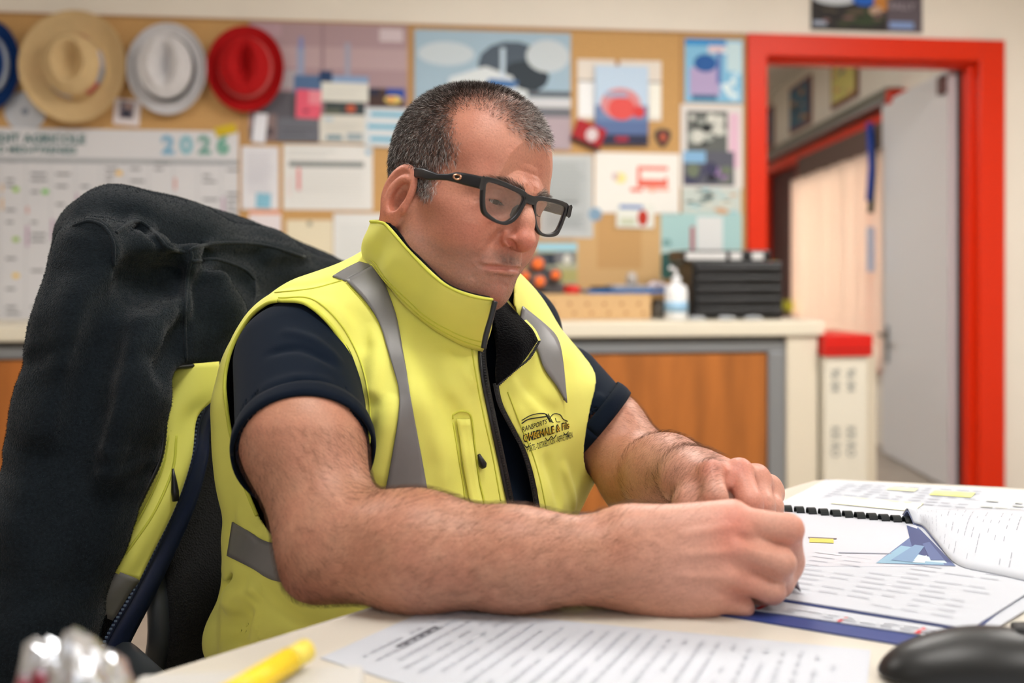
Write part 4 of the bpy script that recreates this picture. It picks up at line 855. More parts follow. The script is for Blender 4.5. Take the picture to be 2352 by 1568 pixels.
def build_glasses(parent):
    """spectacles in their own frame: x to his right, y forward, z up"""
    black = mat('matt_black_frame', rgb(16, 19, 27), rough=.38, spec=.5)
    lensm = clear_mat('lens_glass', (.93, .92, .92), .7, .01)
    rt = empty('glasses', tuple(c2w(g2c((0, 0, 0)))), 'black rectangular full-rim glasses worn on the man\'s nose', 'glasses')
    def curve(x): return -.0045*(abs(x)/.065)**2.0
    outer_r = [(.0060, .0125), (.030, .0165), (.055, .0175), (.0665, .0150), (.0655, .004), (.0615, -.010), (.0560, -.0175), (.040, -.0215), (.026, -.0210), (.0150, -.0140), (.0085, -.0020)]
    inner_r = [(.0115, .0090), (.030, .0122), (.054, .0132), (.0615, .0112), (.0612, .004), (.0578, -.008), (.0530, -.0142), (.040, -.0184), (.0275, -.0180), (.0182, -.0115), (.0125, -.0015)]
    N = 72
    def shape(pts, s):
        P = spline([(s*a, b) for a, b in pts], N, True); return P
    mb = MB()
    for s in (1, -1):
        O, I = shape(outer_r, s), shape(inner_r, s); T = .0042
        ring = []
        for P, ys in ((O, 0), (I, -.0006), (I, -T), (O, -T)):
            ring.append([(p[0], curve(p[0])+ys, p[1]) for p in P])
        R4 = np.array(ring)
        V = R4.reshape(-1, 3); Fc = [((a % 4)*N+k, (a % 4)*N+(k+1) % N, ((a+1) % 4)*N+(k+1) % N, ((a+1) % 4)*N+k) for a in range(4) for k in range(N)]
        mb.add(g2c(V), Fc)
    # bridge
    P = [[(x, -.0006+y+.0006*math.cos(x*150), z+.0002+abs(x)*.05) for x in np.linspace(-.0088, .0088, 9)] for y, z in ((0, .0125), (.0004, .0085), (0, .0040), (-.004, .0040), (-.0044, .0085), (-.004, .0125), (0, .0125))]
    mb.grid(g2c(P))
    fr = mb.build('frame', black, rt, True, 'c', origin=g2c((0, 0, 0)))
    bv = fr.modifiers.new('bev', 'BEVEL'); bv.width = .0006; bv.segments = 2; bv.limit_method = 'ANGLE'; bv.angle_limit = math.radians(50)
    for s in (1, -1):
        I = shape(inner_r, s); c = I.mean(0)
        rings = [[(c[0]+(p[0]-c[0])*q, 0, c[1]+(p[1]-c[1])*q) for p in I] for q in (1.02, .75, .5, .25, .02)]
        V = []
        for ys in (-.0016, -.0026):
            for rg in rings: V += [(x, curve(x)+ys, z) for x, _, z in rg]
        Fc = []
        for L in (0, 1):
            for a in range(4):
                for k in range(N):
                    q = (L*5*N+a*N+k, L*5*N+a*N+(k+1) % N, L*5*N+(a+1)*N+(k+1) % N, L*5*N+(a+1)*N+k)
                    Fc.append(q if (L == 0) == (s == 1) else q[::-1])
        mesh('lens', g2c(V), np.array(Fc), lensm, rt, True, 'c')
    # temples with the sculpted waist
    for s in (1, -1):
        prof = [(0, .0685, .0100, .0062), (-.006, .0712, .0102, .0060), (-.020, .0722, .0108, .0058), (-.030, .0728, .0112, .0052), (-.040, .0732, .0100, .0034), (-.052, .0738, .0088, .0030),
                (-.062, .0740, .0088, .0048), (-.075, .0715, .0100, .0054), (-.088, .0665, .0106, .0052), (-.100, .0620, .0095, .0046), (-.114, .0600, .0010, .0042), (-.126, .0590, -.0090, .0036)]
        V = []
        for y, x, z, h in prof:
            w = .0024
            V += [(s*(x+w), y-.004, z+h*.75), (s*(x+w), y-.004, z-h*.75), (s*(x+w*.3), y-.004, z-h), (s*(x-w), y-.004, z-h*.8), (s*(x-w), y-.004, z+h*.8), (s*(x+w*.3), y-.004, z+h)]
        n = len(prof); Fc = [(i*6+k, i*6+(k+1) % 6, (i+1)*6+(k+1) % 6, (i+1)*6+k) for i in range(n-1) for k in range(6)]
        Fc += [tuple(range(6)), tuple((n-1)*6+k for k in range(6))]
        t = mesh('temple', g2c(V), Fc, black, rt, True, 'c', origin=g2c((s*.07, 0, .01)))
        b2 = t.modifiers.new('bev', 'BEVEL'); b2.width = .0008; b2.segments = 2
        # oval emblem
        if s == 1:
            E = [(math.cos(a), math.sin(a)) for a in np.linspace(0, 2*PI, 32, endpoint=False)]
            V = []
            for dx in (0, .0007):
                for ex, ez in ((.0056, .0030), (.0034, .0014)):
                    V += [(.0728+.0024+dx, -.0305+ex*a, .0112+ez*b) for a, b in E]
            n = 32; Fc = []
            for k in range(n):
                k2 = (k+1) % n
                Fc += [(2*n+k, 2*n+k2, 3*n+k2, 3*n+k), (k, k2, 2*n+k2, 2*n+k), (n+k, 3*n+k, 3*n+k2, n+k2)]
            mesh('emblem', g2c(V), Fc, mat('rose_gold', rgb(214, 160, 130), rough=.25, metal=.9), t, True, 'c')
    for s in (1, -1):
        m2 = MB(); m2.tube(g2c([(s*.0125, -.004, .000), (s*.0120, -.008, -.004), (s*.0130, -.0085, -.010), (s*.0145, -.006, -.0145)]), [.0014, .0026, .0026, .0016], 10)
        m2.build('nose_pad', black, rt, True, 'c')
    return rt

def mixc(c, col, w):
    w = np.clip(w, 0, 1)[:, None]; return c*(1-w)+np.array(col)*w
def skin_colour(V, base=(192, 130, 107)):
    """own colour of the face: redder nose, ears and cheeks, grey beard shadow, lips, cropped scalp; head coordinates"""
    c = np.tile(np.array(rgb(*base)), (len(V), 1)); x, y, z = np.abs(V[:, 0]), V[:, 1], V[:, 2]
    G = lambda cx, cy, cz, r: np.exp(-((x-cx)**2+(y-cy)**2+(z-cz)**2)/r**2)
    n1 = noise3(V, 90, 1); n2 = noise3(V, 320, 2)
    red = rgb(196, 108, 90)
    c = mixc(c, red, .75*G(0, .118, -.012, .020)+.5*G(.016, .102, -.018, .010)+.35*G(.045, .075, -.018, .026)*(.6+.8*n1))
    c = mixc(c, rgb(178, 100, 80), .42*np.clip(noise3(V, 38, 6)-.35, 0, 1)*1.6)
    c = mixc(c, rgb(222, 172, 150), .35*np.clip(noise3(V, 30, 7)-.45, 0, 1)*1.8*(z > -.01))
    c = mixc(c, red, .50*G(0, .094, -.080, .022))
    fr = noise3(V, 520, 8); c = mixc(c, rgb(140, 84, 66), np.clip(fr-.80, 0, 1)*3.0)
    ear = (x > .0835) & (y < .012) & (z < .045); c = mixc(c, rgb(203, 120, 96), np.where(ear, .55, 0))
    # beard area
    zb = np.interp(y, [-.01, .02, .06, .10], [-.020, -.028, -.038, -.024])
    beard = np.clip((zb-z)/.012, 0, 1)*np.clip((y+.012)/.02, 0, 1)
    lip = np.exp(-((z-(-.0486-.10*V[:, 0]-.0030*(x/.035)**2))/.0040)**2)*np.clip((.031-x)/.008, 0, 1)*(y > .06)
    c = mixc(c, rgb(150, 116, 103), beard*.48*(.7+.6*n2)*(1-lip))
    c = mixc(c, rgb(110, 95, 92), .5*np.exp(-((x-.004)/.018)**2-((z+.038)/.007)**2)*np.clip((y-.09)/.01, 0, 1)*(.5+n2))
    c = mixc(c, rgb(172, 96, 86), lip*.60)
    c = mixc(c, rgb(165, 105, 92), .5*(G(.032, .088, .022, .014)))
    hm = hair_mask(V)
    c = mixc(c, rgb(92, 74, 66), np.clip(hm/.016, 0, 1)*.72*(z > -.1))
    return c
def strands(name, P, Nrm, D, L, W, C, m, parent, rnd, bend=.35):
    """many short tapered strands as one mesh"""
    n = len(P); side = np.cross(D, RNG.normal(size=(n, 3))); side /= np.linalg.norm(side, axis=1)[:, None]+1e-9
    W = (W*rnd.uniform(.7, 1.2, n))[:, None]; L = L[:, None]
    p0 = P-D*.0006; p1 = P+D*L*.5+Nrm*L*bend*.18; p2 = P+D*L-Nrm*L*bend*.12
    V = np.stack([p0-side*W, p0+side*W, p1+side*W*.8, p1-side*W*.8, p2+side*W*.18, p2-side*W*.18], 1).reshape(-1, 3)
    b = np.arange(n)[:, None]*6; Q = np.concatenate([b+np.array([[0, 1, 2, 3]]), b+np.array([[3, 2, 4, 5]])])
    o = mesh(name, V, Q, m, parent, False, 'c', attrs={'col': np.repeat(C, 6, 0)}); o['kind'] = 'stuff'; return o
def sample_faces(V, Q, w, n, rnd):
    """random points on quads weighted by w"""
    a = V[Q]; ar = np.linalg.norm(np.cross(a[:, 2]-a[:, 0], a[:, 3]-a[:, 1]), axis=1)*w; p = ar/ar.sum()
    i = rnd.choice(len(Q), n, p=p); s, t = rnd.rand(n, 1), rnd.rand(n, 1); q = a[i]
    P = q[:, 0]*(1-s)*(1-t)+q[:, 1]*s*(1-t)+q[:, 2]*s*t+q[:, 3]*(1-s)*t
    nn = np.cross(q[:, 2]-q[:, 0], q[:, 3]-q[:, 1]); return P, nn/(np.linalg.norm(nn, axis=1)[:, None]+1e-12), i
def build_hair(V, Q, parent):
    rnd = np.random.RandomState(3); Cn = V[Q].mean(1); hm = hair_mask(Cn)
    x, y, z = np.abs(Cn[:, 0]), Cn[:, 1], Cn[:, 2]
    w = np.clip(hm/.010, 0, 1)
    w *= 1-.60*np.exp(-((y-.045)/.028)**2-((z-.135)/.03)**2)                # thin on top behind the front tuft
    w += .35*np.clip(1-np.abs(hm)/.006, 0, 1)*(z > .02)
    w *= (Cn[:, 2] > -.12)
    P, Nn, i = sample_faces(V, Q, w, 64000, rnd)
    cr = np.array([0, -.05, .150]); t = P-cr; t -= Nn*(t*Nn).sum(1)[:, None]; t /= np.linalg.norm(t, axis=1)[:, None]+1e-9
    t += rnd.normal(size=t.shape)*.28
    top = np.clip((P[:, 2]-.06)/.05, 0, 1)[:, None]
    D = Nn*(.35+.50*top)+t*(.95-.30*top); D /= np.linalg.norm(D, axis=1)[:, None]
    L = (.0062+.0022*top[:, 0])*rnd.uniform(.7, 1.25, len(P))
    front = np.clip((P[:, 1]-.02)/.06, 0, 1); low = np.clip((.06-P[:, 2])/.06, 0, 1)*np.clip((P[:, 1]+.03)/.04, 0, 1)
    pg = .20+.50*front+.55*low
    grey = rnd.rand(len(P)) < pg*.85
    dark = np.array(rgb(40, 33, 30)); lt = np.array(rgb(214, 208, 204)); mid = np.array(rgb(104, 92, 84))
    C = np.where(grey[:, None], lt*rnd.uniform(.55, 1.05, (len(P), 1)), dark+(mid-dark)*(rnd.rand(len(P), 1)**2*.6))
    hairm = mat('cropped_hair', (1, 1, 1), rough=.45, spec=.35, attr='col')
    dirc = lambda q: q@HA.T
    return strands('hair', h2c(P), dirc(Nn), dirc(D), L*HS, .00015*np.ones(len(P)), C, hairm, parent, rnd)
def build_brows(Vh, Q, parent):
    rnd = np.random.RandomState(5); Cn = Vh[Q].mean(1); x, y, z = np.abs(Cn[:, 0]), Cn[:, 1], Cn[:, 2]
    zc = np.interp(x, [.010, .030, .050, .058], [.040, .0455, .0430, .038])
    w = np.exp(-((z-zc)/.0032)**2)*(x > .010)*(x < .058)*(y > .04)
    P, Nn, i = sample_faces(Vh, Q, w, 1500, rnd)
    D = np.stack([np.sign(P[:, 0])*.9, -.25+0*P[:, 0], .25-.5*np.clip((np.abs(P[:, 0])-.03)/.03, -1, 1)], 1)+Nn*.35+rnd.normal(size=P.shape)*.18
    D /= np.linalg.norm(D, axis=1)[:, None]
    C = np.where(rnd.rand(len(P), 1) < .45, np.array([rgb(150, 135, 125)]), np.array([rgb(70, 55, 46)]))
    m = mat('brow_hair', (1, 1, 1), rough=.5, attr='col')
    dirc = lambda q: q@HA.T
    strands('eyebrows', h2c(P), dirc(Nn), dirc(D), .0075*rnd.uniform(.6, 1.2, len(P)), .00014*np.ones(len(P)), C, m, parent, rnd)
    # lashes along the lids
    for s in (1, -1):
        c = np.array([s*.0315, .0730, .0240]); el = math.radians(-10)
        C3 = np.array([c+.0138*np.array([math.sin(az), math.cos(az)*math.cos(el), math.sin(el)]) for az in np.radians(np.linspace(-50, 50, 60))])
        D = (C3-c)/.0138+np.array([0, .25, -.55])+rnd.normal(size=(60, 3))*.10
        D /= np.linalg.norm(D, axis=1)[:, None]
        strands('eyelashes', h2c(C3), dirc(D*0+np.array([0, 0, 1.])), dirc(D), .0050*np.ones(60), .00016*np.ones(60), np.tile(np.array(rgb(30, 24, 22)), (60, 1)), m, parent, rnd, bend=-1)
def build_stubble(V, Q, parent):
    rnd = np.random.RandomState(8); Cn = V[Q].mean(1); x, y, z = np.abs(Cn[:, 0]), Cn[:, 1], Cn[:, 2]
    zb = np.interp(y, [-.01, .02, .06, .10], [-.022, -.030, -.040, -.028])
    w = np.clip((zb-z)/.010, 0, 1)*np.clip((y+.005)/.02, 0, 1)*(z > -.115)*(1-np.exp(-((z+.0486+.10*Cn[:, 0])/.005)**2)*(x < .032))
    P, Nn, i = sample_faces(V, Q, w, 15000, rnd); D = Nn*.6+np.array([0, .1, -.6])+rnd.normal(size=P.shape)*.25; D /= np.linalg.norm(D, axis=1)[:, None]
    C = np.where(rnd.rand(len(P), 1) < .35, np.array([rgb(170, 160, 156)]), np.array([rgb(66, 52, 48)])); dirc = lambda q: q@HA.T
    strands('stubble', h2c(P), dirc(Nn), dirc(D), .0008*rnd.uniform(.6, 1.3, len(P)), .00006*np.ones(len(P)), C, MATS['brow_hair'], parent, rnd)
def build_eyes(parent):
    wht = mat('eyeball', rgb(168, 156, 150), rough=.12, spec=.6); iris = mat('iris', rgb(52, 40, 30), rough=.1, spec=.6)
    for s in (1, -1):
        m = MB(); V = []; c = np.array([s*.0315, .0730, .0240])
        d = np.array([s*.02, .93, -.36]); d /= np.linalg.norm(d)
        mb = bmesh.new(); bmesh.ops.create_uvsphere(mb, u_segments=28, v_segments=20, radius=.0122)
        mb.verts.index_update(); mb.faces.ensure_lookup_table()
        VV = np.array([v.co[:] for v in mb.verts])+c; FF = [[v.index for v in f.verts] for f in mb.faces]; mb.free()
        mi = [1 if ((VV[f].mean(0)-c)/.0122).dot(d) > .90 else 0 for f in FF]
        mesh('eyeball', h2c(VV), FF, [wht, iris], parent, True, 'c', mi=mi)
# ================================================================== the man: arms, hands, torso
TA = math.radians(51.5)
EF = np.array([math.cos(TA), -math.sin(TA), 0]); ES = np.array([math.sin(TA), math.cos(TA), 0])
TC = np.array([-.075, 1.185, 0])
TR = np.array([[EF[0], ES[0], 0], [EF[1], ES[1], 0], [0, 0, 1]])
def tp(f, s, z): return TC+EF*f+ES*s+np.array([0, 0, z])
SH_R, SH_L = tp(-.02, -.190, .940), tp(-.02, .195, .885)
EL_R = px(768, 1256, .925); EL_L = px(1478, 1098, 1.225)
def P_(u, v, d): return np.array(px(u, v, d))
def right_arm(res=.0018):
    g = Grid((-.33, .79, .728), (.30, 1.16, 1.04), res)
    HEM = P_(696, 1010, .985)
    g.cap(SH_R, HEM, .056, .0570, .02)
    g.cap(HEM, EL_R+np.array([-.004, .008, .006]), .0570, .047, .02)
    g.cap(EL_R, P_(960, 1268, .902), .0460, .0485, .03)
    g.ell(P_(712, 1322, .935), (.022, .024, .020), .02)                    # point of the elbow
    g.cap(P_(960, 1268, .902), P_(1180, 1284, .889), .0485, .0405, .03)
    g.cap(P_(1180, 1284, .889), P_(1440, 1287, .885), .0405, .0385, .03, sq=((0, 1, 0), .86))
    g.bump(P_(860, 1170, .90), (.05, .04, .02), .006)                      # belly of the forearm
    g.bump(P_(840, 1120, .90), (.012, .03, .010), -.004)                   # crook
    # hand: dorsum, knuckles, fingers
    W = P_(1450, 1284, .884)
    mcp = [P_(1688, 1198, .874), P_(1692, 1256, .862), P_(1668, 1318, .860), P_(1632, 1368, .866)]
    pip = [P_(1810, 1214, .882), P_(1792, 1290, .872), P_(1772, 1356, .873), P_(1702, 1392, .876)]
    dip = [P_(1812, 1284, .905), P_(1784, 1338, .897), P_(1742, 1366, .898), P_(1678, 1378, .896)]
    tip = [P_(1800, 1322, .922), P_(1762, 1342, .915), P_(1705, 1352, .912), P_(1645, 1366, .908)]
    ws = [W+np.array([0, 0, .020]), W+np.array([0, 0, .007]), W+np.array([0, 0, -.008]), W+np.array([0, 0, -.020])]
    for i in range(4):
        g.cap(ws[i]+np.array([0, .006, 0]), mcp[i]+np.array([0, .010, 0]), .020, .0175, .022)
    g.cap(W+np.array([0, .012, 0]), P_(1640, 1280, .895), .034, .030, .03, sq=((0, 1, 0), .7))
    g.ell(P_(1560, 1362, .888), (.040, .022, .026), .02)                   # heel of the hand on the desk
    rr = [(.0138, .0132, .0116, .0096), (.0136, .0130, .0116, .0096), (.0124, .0114, .0102, .0088), (.0116, .0104, .0094, .0082)]
    for i in range(4):
        h = Grid.__new__(Grid); h.lo, h.res, h.n, h.ax = g.lo, g.res, g.n, g.ax; h.f = np.full(g.n, 10., np.float32) if i == 0 else h0.f; h0 = h
        h.f[:] = 10.
        pts = [mcp[i]+np.array([0, .003, 0]), pip[i], dip[i], tip[i]]
        h.chain(pts, rr[i], .004)
        h.bump(pip[i]+np.array([.006, -.008, 0]), .008, .0012)
        f = h.f; g.f = smin(g.f, f, .0035)
        g.bump(mcp[i]+np.array([0, -.010, 0]), (.014, .012, .011), .0022)
    for i in range(3):                                                     # valleys between the knuckles
        a = (mcp[i]+mcp[i+1])/2; b = (pip[i]+pip[i+1])/2
        g.crease([a-(b-a)*.15+np.array([0, -.013, 0]), a*.5+b*.5+np.array([0, -.012, 0]), b+np.array([0, -.010, 0])], .0046, -.0055)
    for i in range(3):                                                     # tendons and veins
        a = ws[i]*.6+mcp[i]*.4+np.array([0, -.018, 0]); g.crease([a, mcp[i]+np.array([0, -.014, 0])], .0040, .0016)
    g.crease([P_(1480, 1230, .862), P_(1540, 1262, .852), P_(1600, 1250, .850), P_(1650, 1290, .848)], .0028, .0014)
    # thumb: leaves the side of the palm, closes on the pen
    g.chain([P_(1520, 1230, .915), P_(1640, 1250, .945), P_(1740, 1288, .955), P_(1806, 1322, .945)], [.020, .0165, .0130, .0105], .008)
    for P in (tip[0],): g.ell(P, (.0088, .0088, .0088), .003)
    g.ell(P_(1752, 1296, .902), (.034, .013, .032), .012)                  # closed palm behind the fingers
    # wrist creases
    for du in (0, 22): g.crease([P_(1256+du, 1190, .86), P_(1262+du, 1230, .85), P_(1270+du, 1275, .848)], .003, -.0012)
    return g
def left_arm(res=.0020):
    g = Grid((.01, .90, .735), (.34, 1.40, 1.04), res)
    MID = P_(1392, 990, 1.262)
    g.cap(SH_L, MID, .052, .048, .02); g.cap(MID, EL_L, .048, .0475, .02)
    g.cap(EL_L, P_(1530, 1090, 1.13), .0475, .0430, .03)
    g.cap(P_(1530, 1090, 1.13), P_(1588, 1092, 1.04), .0425, .0330, .03, sq=((0, 0, 1), .9))
    g.crease([P_(1530, 1030, 1.17), P_(1492, 1060, 1.165), P_(1478, 1110, 1.16), P_(1492, 1160, 1.165)], .0035, -.0030)    # folds at the crook
    g.crease([P_(1545, 1040, 1.16), P_(1508, 1070, 1.15), P_(1496, 1120, 1.145)], .0035, -.0022)
    W = P_(1592, 1092, 1.035)
    mcp = [P_(1634, 1086, .985), P_(1698, 1082, 1.0), P_(1738, 1094, 1.02), P_(1766, 1116, 1.045)]
    pip = [P_(1642, 1142, .958), P_(1722, 1152, .970), P_(1752, 1158, .992), P_(1774, 1164, 1.018)]
    dip = [P_(1650, 1196, .960), P_(1730, 1210, .972), P_(1758, 1204, .993), P_(1772, 1200, 1.018)]
    tip = [P_(1656, 1240, .972), P_(1736, 1252, .982), P_(1762, 1238, 1.002), P_(1772, 1228, 1.022)]
    ws = [W+np.array([-.012, -.01, .002]), W+np.array([0, -.004, .004]), W+np.array([.010, .006, .002]), W+np.array([.018, .016, -.002])]
    for i in range(4): g.cap(ws[i]-np.array([0, 0, .006]), mcp[i]-np.array([0, 0, .007]), .020, .0165, .02)
    rr = [(.0138, .0128, .0112, .0095), (.0140, .0128, .0114, .0096), (.0130, .0120, .0106, .0090), (.0122, .0110, .0098, .0084)]
    for i in range(4):
        h = Grid.__new__(Grid); h.lo, h.res, h.n, h.ax = g.lo, g.res, g.n, g.ax; h.f = np.full(g.n, 10., np.float32)
        h.chain([mcp[i]-np.array([0, 0, .002]), pip[i], dip[i], tip[i]], rr[i], .004)
        g.f = smin(g.f, h.f, .0035); g.bump(mcp[i]+np.array([0, -.004, .010]), (.013, .012, .010), .0026)
    for i in range(3):
        a = (mcp[i]+mcp[i+1])/2; b = (pip[i]+pip[i+1])/2
        g.crease([a+np.array([0, -.010, .004]), (a+b)/2+np.array([0, -.012, 0]), b+np.array([0, -.010, 0])], .005, -.0040)
    g.chain([P_(1600, 1112, 1.02), P_(1590, 1160, .98), P_(1612, 1205, .955), P_(1645, 1236, .945)], [.022, .0175, .0135, .0105], .012)
    return g
def torso_field(lo, hi, res, off):
    g = Grid(lo, hi, res); k = .05
    g.ell(tp(-.035, 0, .875), np.array((.125, .178, .20))+off, k, R=TR)
    g.ell(tp(-.020, 0, .705), np.array((.150, .185, .19))+off, k, R=TR)
    g.cap(tp(-.035, -.150, .962), tp(-.035, .150, .962), .056+off, k=k)
    for s in (1, -1):
        g.cap(tp(-.035, 0, 1.035), tp(-.035, s*.13, .985), .050+off, .045+off, k=.04)
        g.ell(tp(.045, s*.075, .895), np.array((.040, .070, .060))+off, .05, R=TR)
    return g
def arm_colour(V, knuckles=()):
    c = np.tile(np.array(rgb(188, 136, 111)), (len(V), 1)); n = noise3(V, 45, 3); n2 = noise3(V, 160, 4)
    c = mixc(c, rgb(186, 112, 90), .40*n); c = mixc(c, rgb(216, 164, 136), .25*np.clip(n2-.5, 0, 1)*2)
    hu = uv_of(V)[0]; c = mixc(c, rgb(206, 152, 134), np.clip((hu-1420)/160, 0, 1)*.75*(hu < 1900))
    for p, r, a in knuckles: c = mixc(c, rgb(200, 106, 88), a*np.exp(-((V-p)**2).sum(1)/r**2))
    return c

def arm_hair(V, Q, axis_pts, n, parent, sel):
    """dark hairs lying along the arm"""
    rnd = np.random.RandomState(9); Cn = V[Q].mean(1); w = sel(Cn); P, Nn, i = sample_faces(V, Q, w, n, rnd)
    A = np.array(axis_pts); seg = A[1:]-A[:-1]; mid = (A[1:]+A[:-1])/2; k = np.argmin(((P[:, None]-mid[None])**2).sum(2), 1); t = seg[k]/np.linalg.norm(seg[k], axis=1)[:, None]
    t = t+np.cross(Nn, t)*.45+rnd.normal(size=t.shape)*.35; t -= Nn*(t*Nn).sum(1)[:, None]; t /= np.linalg.norm(t, axis=1)[:, None]
    D = t*.93+Nn*.30; D /= np.linalg.norm(D, axis=1)[:, None]
    C = np.array(rgb(82, 54, 36))*rnd.uniform(.6, 1.5, (n, 1)); m = MATS.get('arm_hair') or mat('arm_hair', (1, 1, 1), rough=.5, attr='col')
    strands('arm_hair', P, Nn, D, .0105*rnd.uniform(.5, 1.3, n), .00006*np.ones(n), C, m, parent, rnd, bend=.5)
# ================================================================== clothes
def cast_line(C, pts, off=0., default=1.1):
    P = [C(u, v, off) for u, v in pts]; P = [p for p in P if p is not None]
    return np.array(P) if len(P) > 1 else np.array([C(u, v, off, default) for u, v in pts])
def fan(C, left, right, n, m, off, default=1.1):
    """grid between two traced edges, laid on the solid"""
    A, B = spline(left, n), spline(right, n); G = []
    for a, b in zip(A, B): G.append([C(*(a*(1-t)+b*t), off, default) for t in np.linspace(0, 1, m)])
    return np.array(G)
def sheet(name, G, th, m, parent, frame='c', smooth=True, label=None):
    """thin cloth from a grid of points, thickened by th towards the inside"""
    G = np.asarray(G, float); a, b = G.shape[:2]
    du = np.gradient(G, axis=0); dv = np.gradient(G, axis=1); N = np.cross(du, dv); N /= np.linalg.norm(N, axis=2)[..., None]+1e-12
    V = np.concatenate([G.reshape(-1, 3), (G-N*th).reshape(-1, 3)]); o = a*b; F = []
    for i in range(a-1):
        for j in range(b-1):
            q = (i*b+j, (i+1)*b+j, (i+1)*b+j+1, i*b+j+1); F.append(q); F.append(tuple(x+o for x in q[::-1]))
    for i in range(a-1):
        for j, fl in ((0, 0), (b-1, 1)):
            q = (i*b+j, i*b+j+o, (i+1)*b+j+o, (i+1)*b+j); F.append(q if not fl else q[::-1])
    for j in range(b-1):
        for i, fl in ((0, 1), (a-1, 0)):
            q = (i*b+j, i*b+j+o, i*b+j+1+o, i*b+j+1); F.append(q if not fl else q[::-1])
    ob = mesh(name, V, np.array(F), m, parent, smooth, frame)
    if label: ob['label'] = label
    return ob
def facing(g):
    """-1..1: how far the iso-surfaces of the field turn towards the camera"""
    gx, gy, gz = np.gradient(g.f); n = np.sqrt(gx*gx+gy*gy+gz*gz)+1e-9
    X, Y, Z = g.xyz(g.box(None, None)); L = np.sqrt(X*X+Y*Y+(Z-CAMH)**2)
    return (-(gx*X+gy*Y+gz*(Z-CAMH))/(n*L)).astype(np.float32)
def grid_uv(g):
    X, Y, Z = g.xyz(g.box(None, None)); return (CX+FPX*X/Y)+0*Z, HZ-FPX*(Z-CAMH)/Y+0*X
def vest_base(res):
    g = Grid((-.46, .97, .50), (.22, 1.50, 1.085), res); k = .05
    g.ell(tp(-.035, .004, .870), (.142, .190, .21), k, R=TR)
    g.ell(tp(-.050, -.030, .665), (.185, .222, .215), .08, R=TR)
    g.cap(tp(-.035, -.165, .962), tp(-.035, 0, .960), .062, k=k); g.cap(tp(-.035, 0, .955), tp(-.030, .165, .884), .062, .060, k=k)
    for s in (1, -1):
        g.cap(tp(-.035, 0, 1.020), tp(-.035, s*.15, .975 if s < 0 else .900), .060, .055 if s < 0 else .048, k=.04)
        g.ell(tp(.050, s*.080, .890), (.045, .075, .065), .05, R=TR)
    g.ell(tp(-.108, -.160, .860), (.060, .087, .150), .05, R=TR)                 # the back panel stands off behind the arm
    g.ell(tp(.010, .165, .835), (.060, .060, .090), .05, R=TR)
    return g
ARMHOLE = [(640, 694), (700, 700), (752, 742), (792, 800), (815, 860), (826, 930), (832, 1010), (830, 1090), (822, 1180), (760, 1260), (660, 1260), (592, 1180), (556, 1090), (536, 1010), (524, 940), (520, 870), (536, 800), (574, 735), (612, 702)]
ZIP_R = [(1136, 640), (1133, 690), (1113, 755), (1102, 805), (1108, 870), (1124, 950), (1141, 1030), (1158, 1110), (1176, 1200), (1186, 1290)]
ZIP_L = [(1250, 1290), (1240, 1190), (1224, 1100), (1205, 1035), (1180, 985), (1152, 930), (1140, 880), (1150, 820), (1200, 760), (1180, 700), (1170, 640)]
COLLAR_SEAM = [(1105, 797), (1050, 779), (985, 742), (930, 695), (880, 640), (851, 604)]
COLLAR_TOP = [(1134, 690), (1085, 682), (1030, 660), (985, 625), (938, 575), (902, 534), (882, 511)]
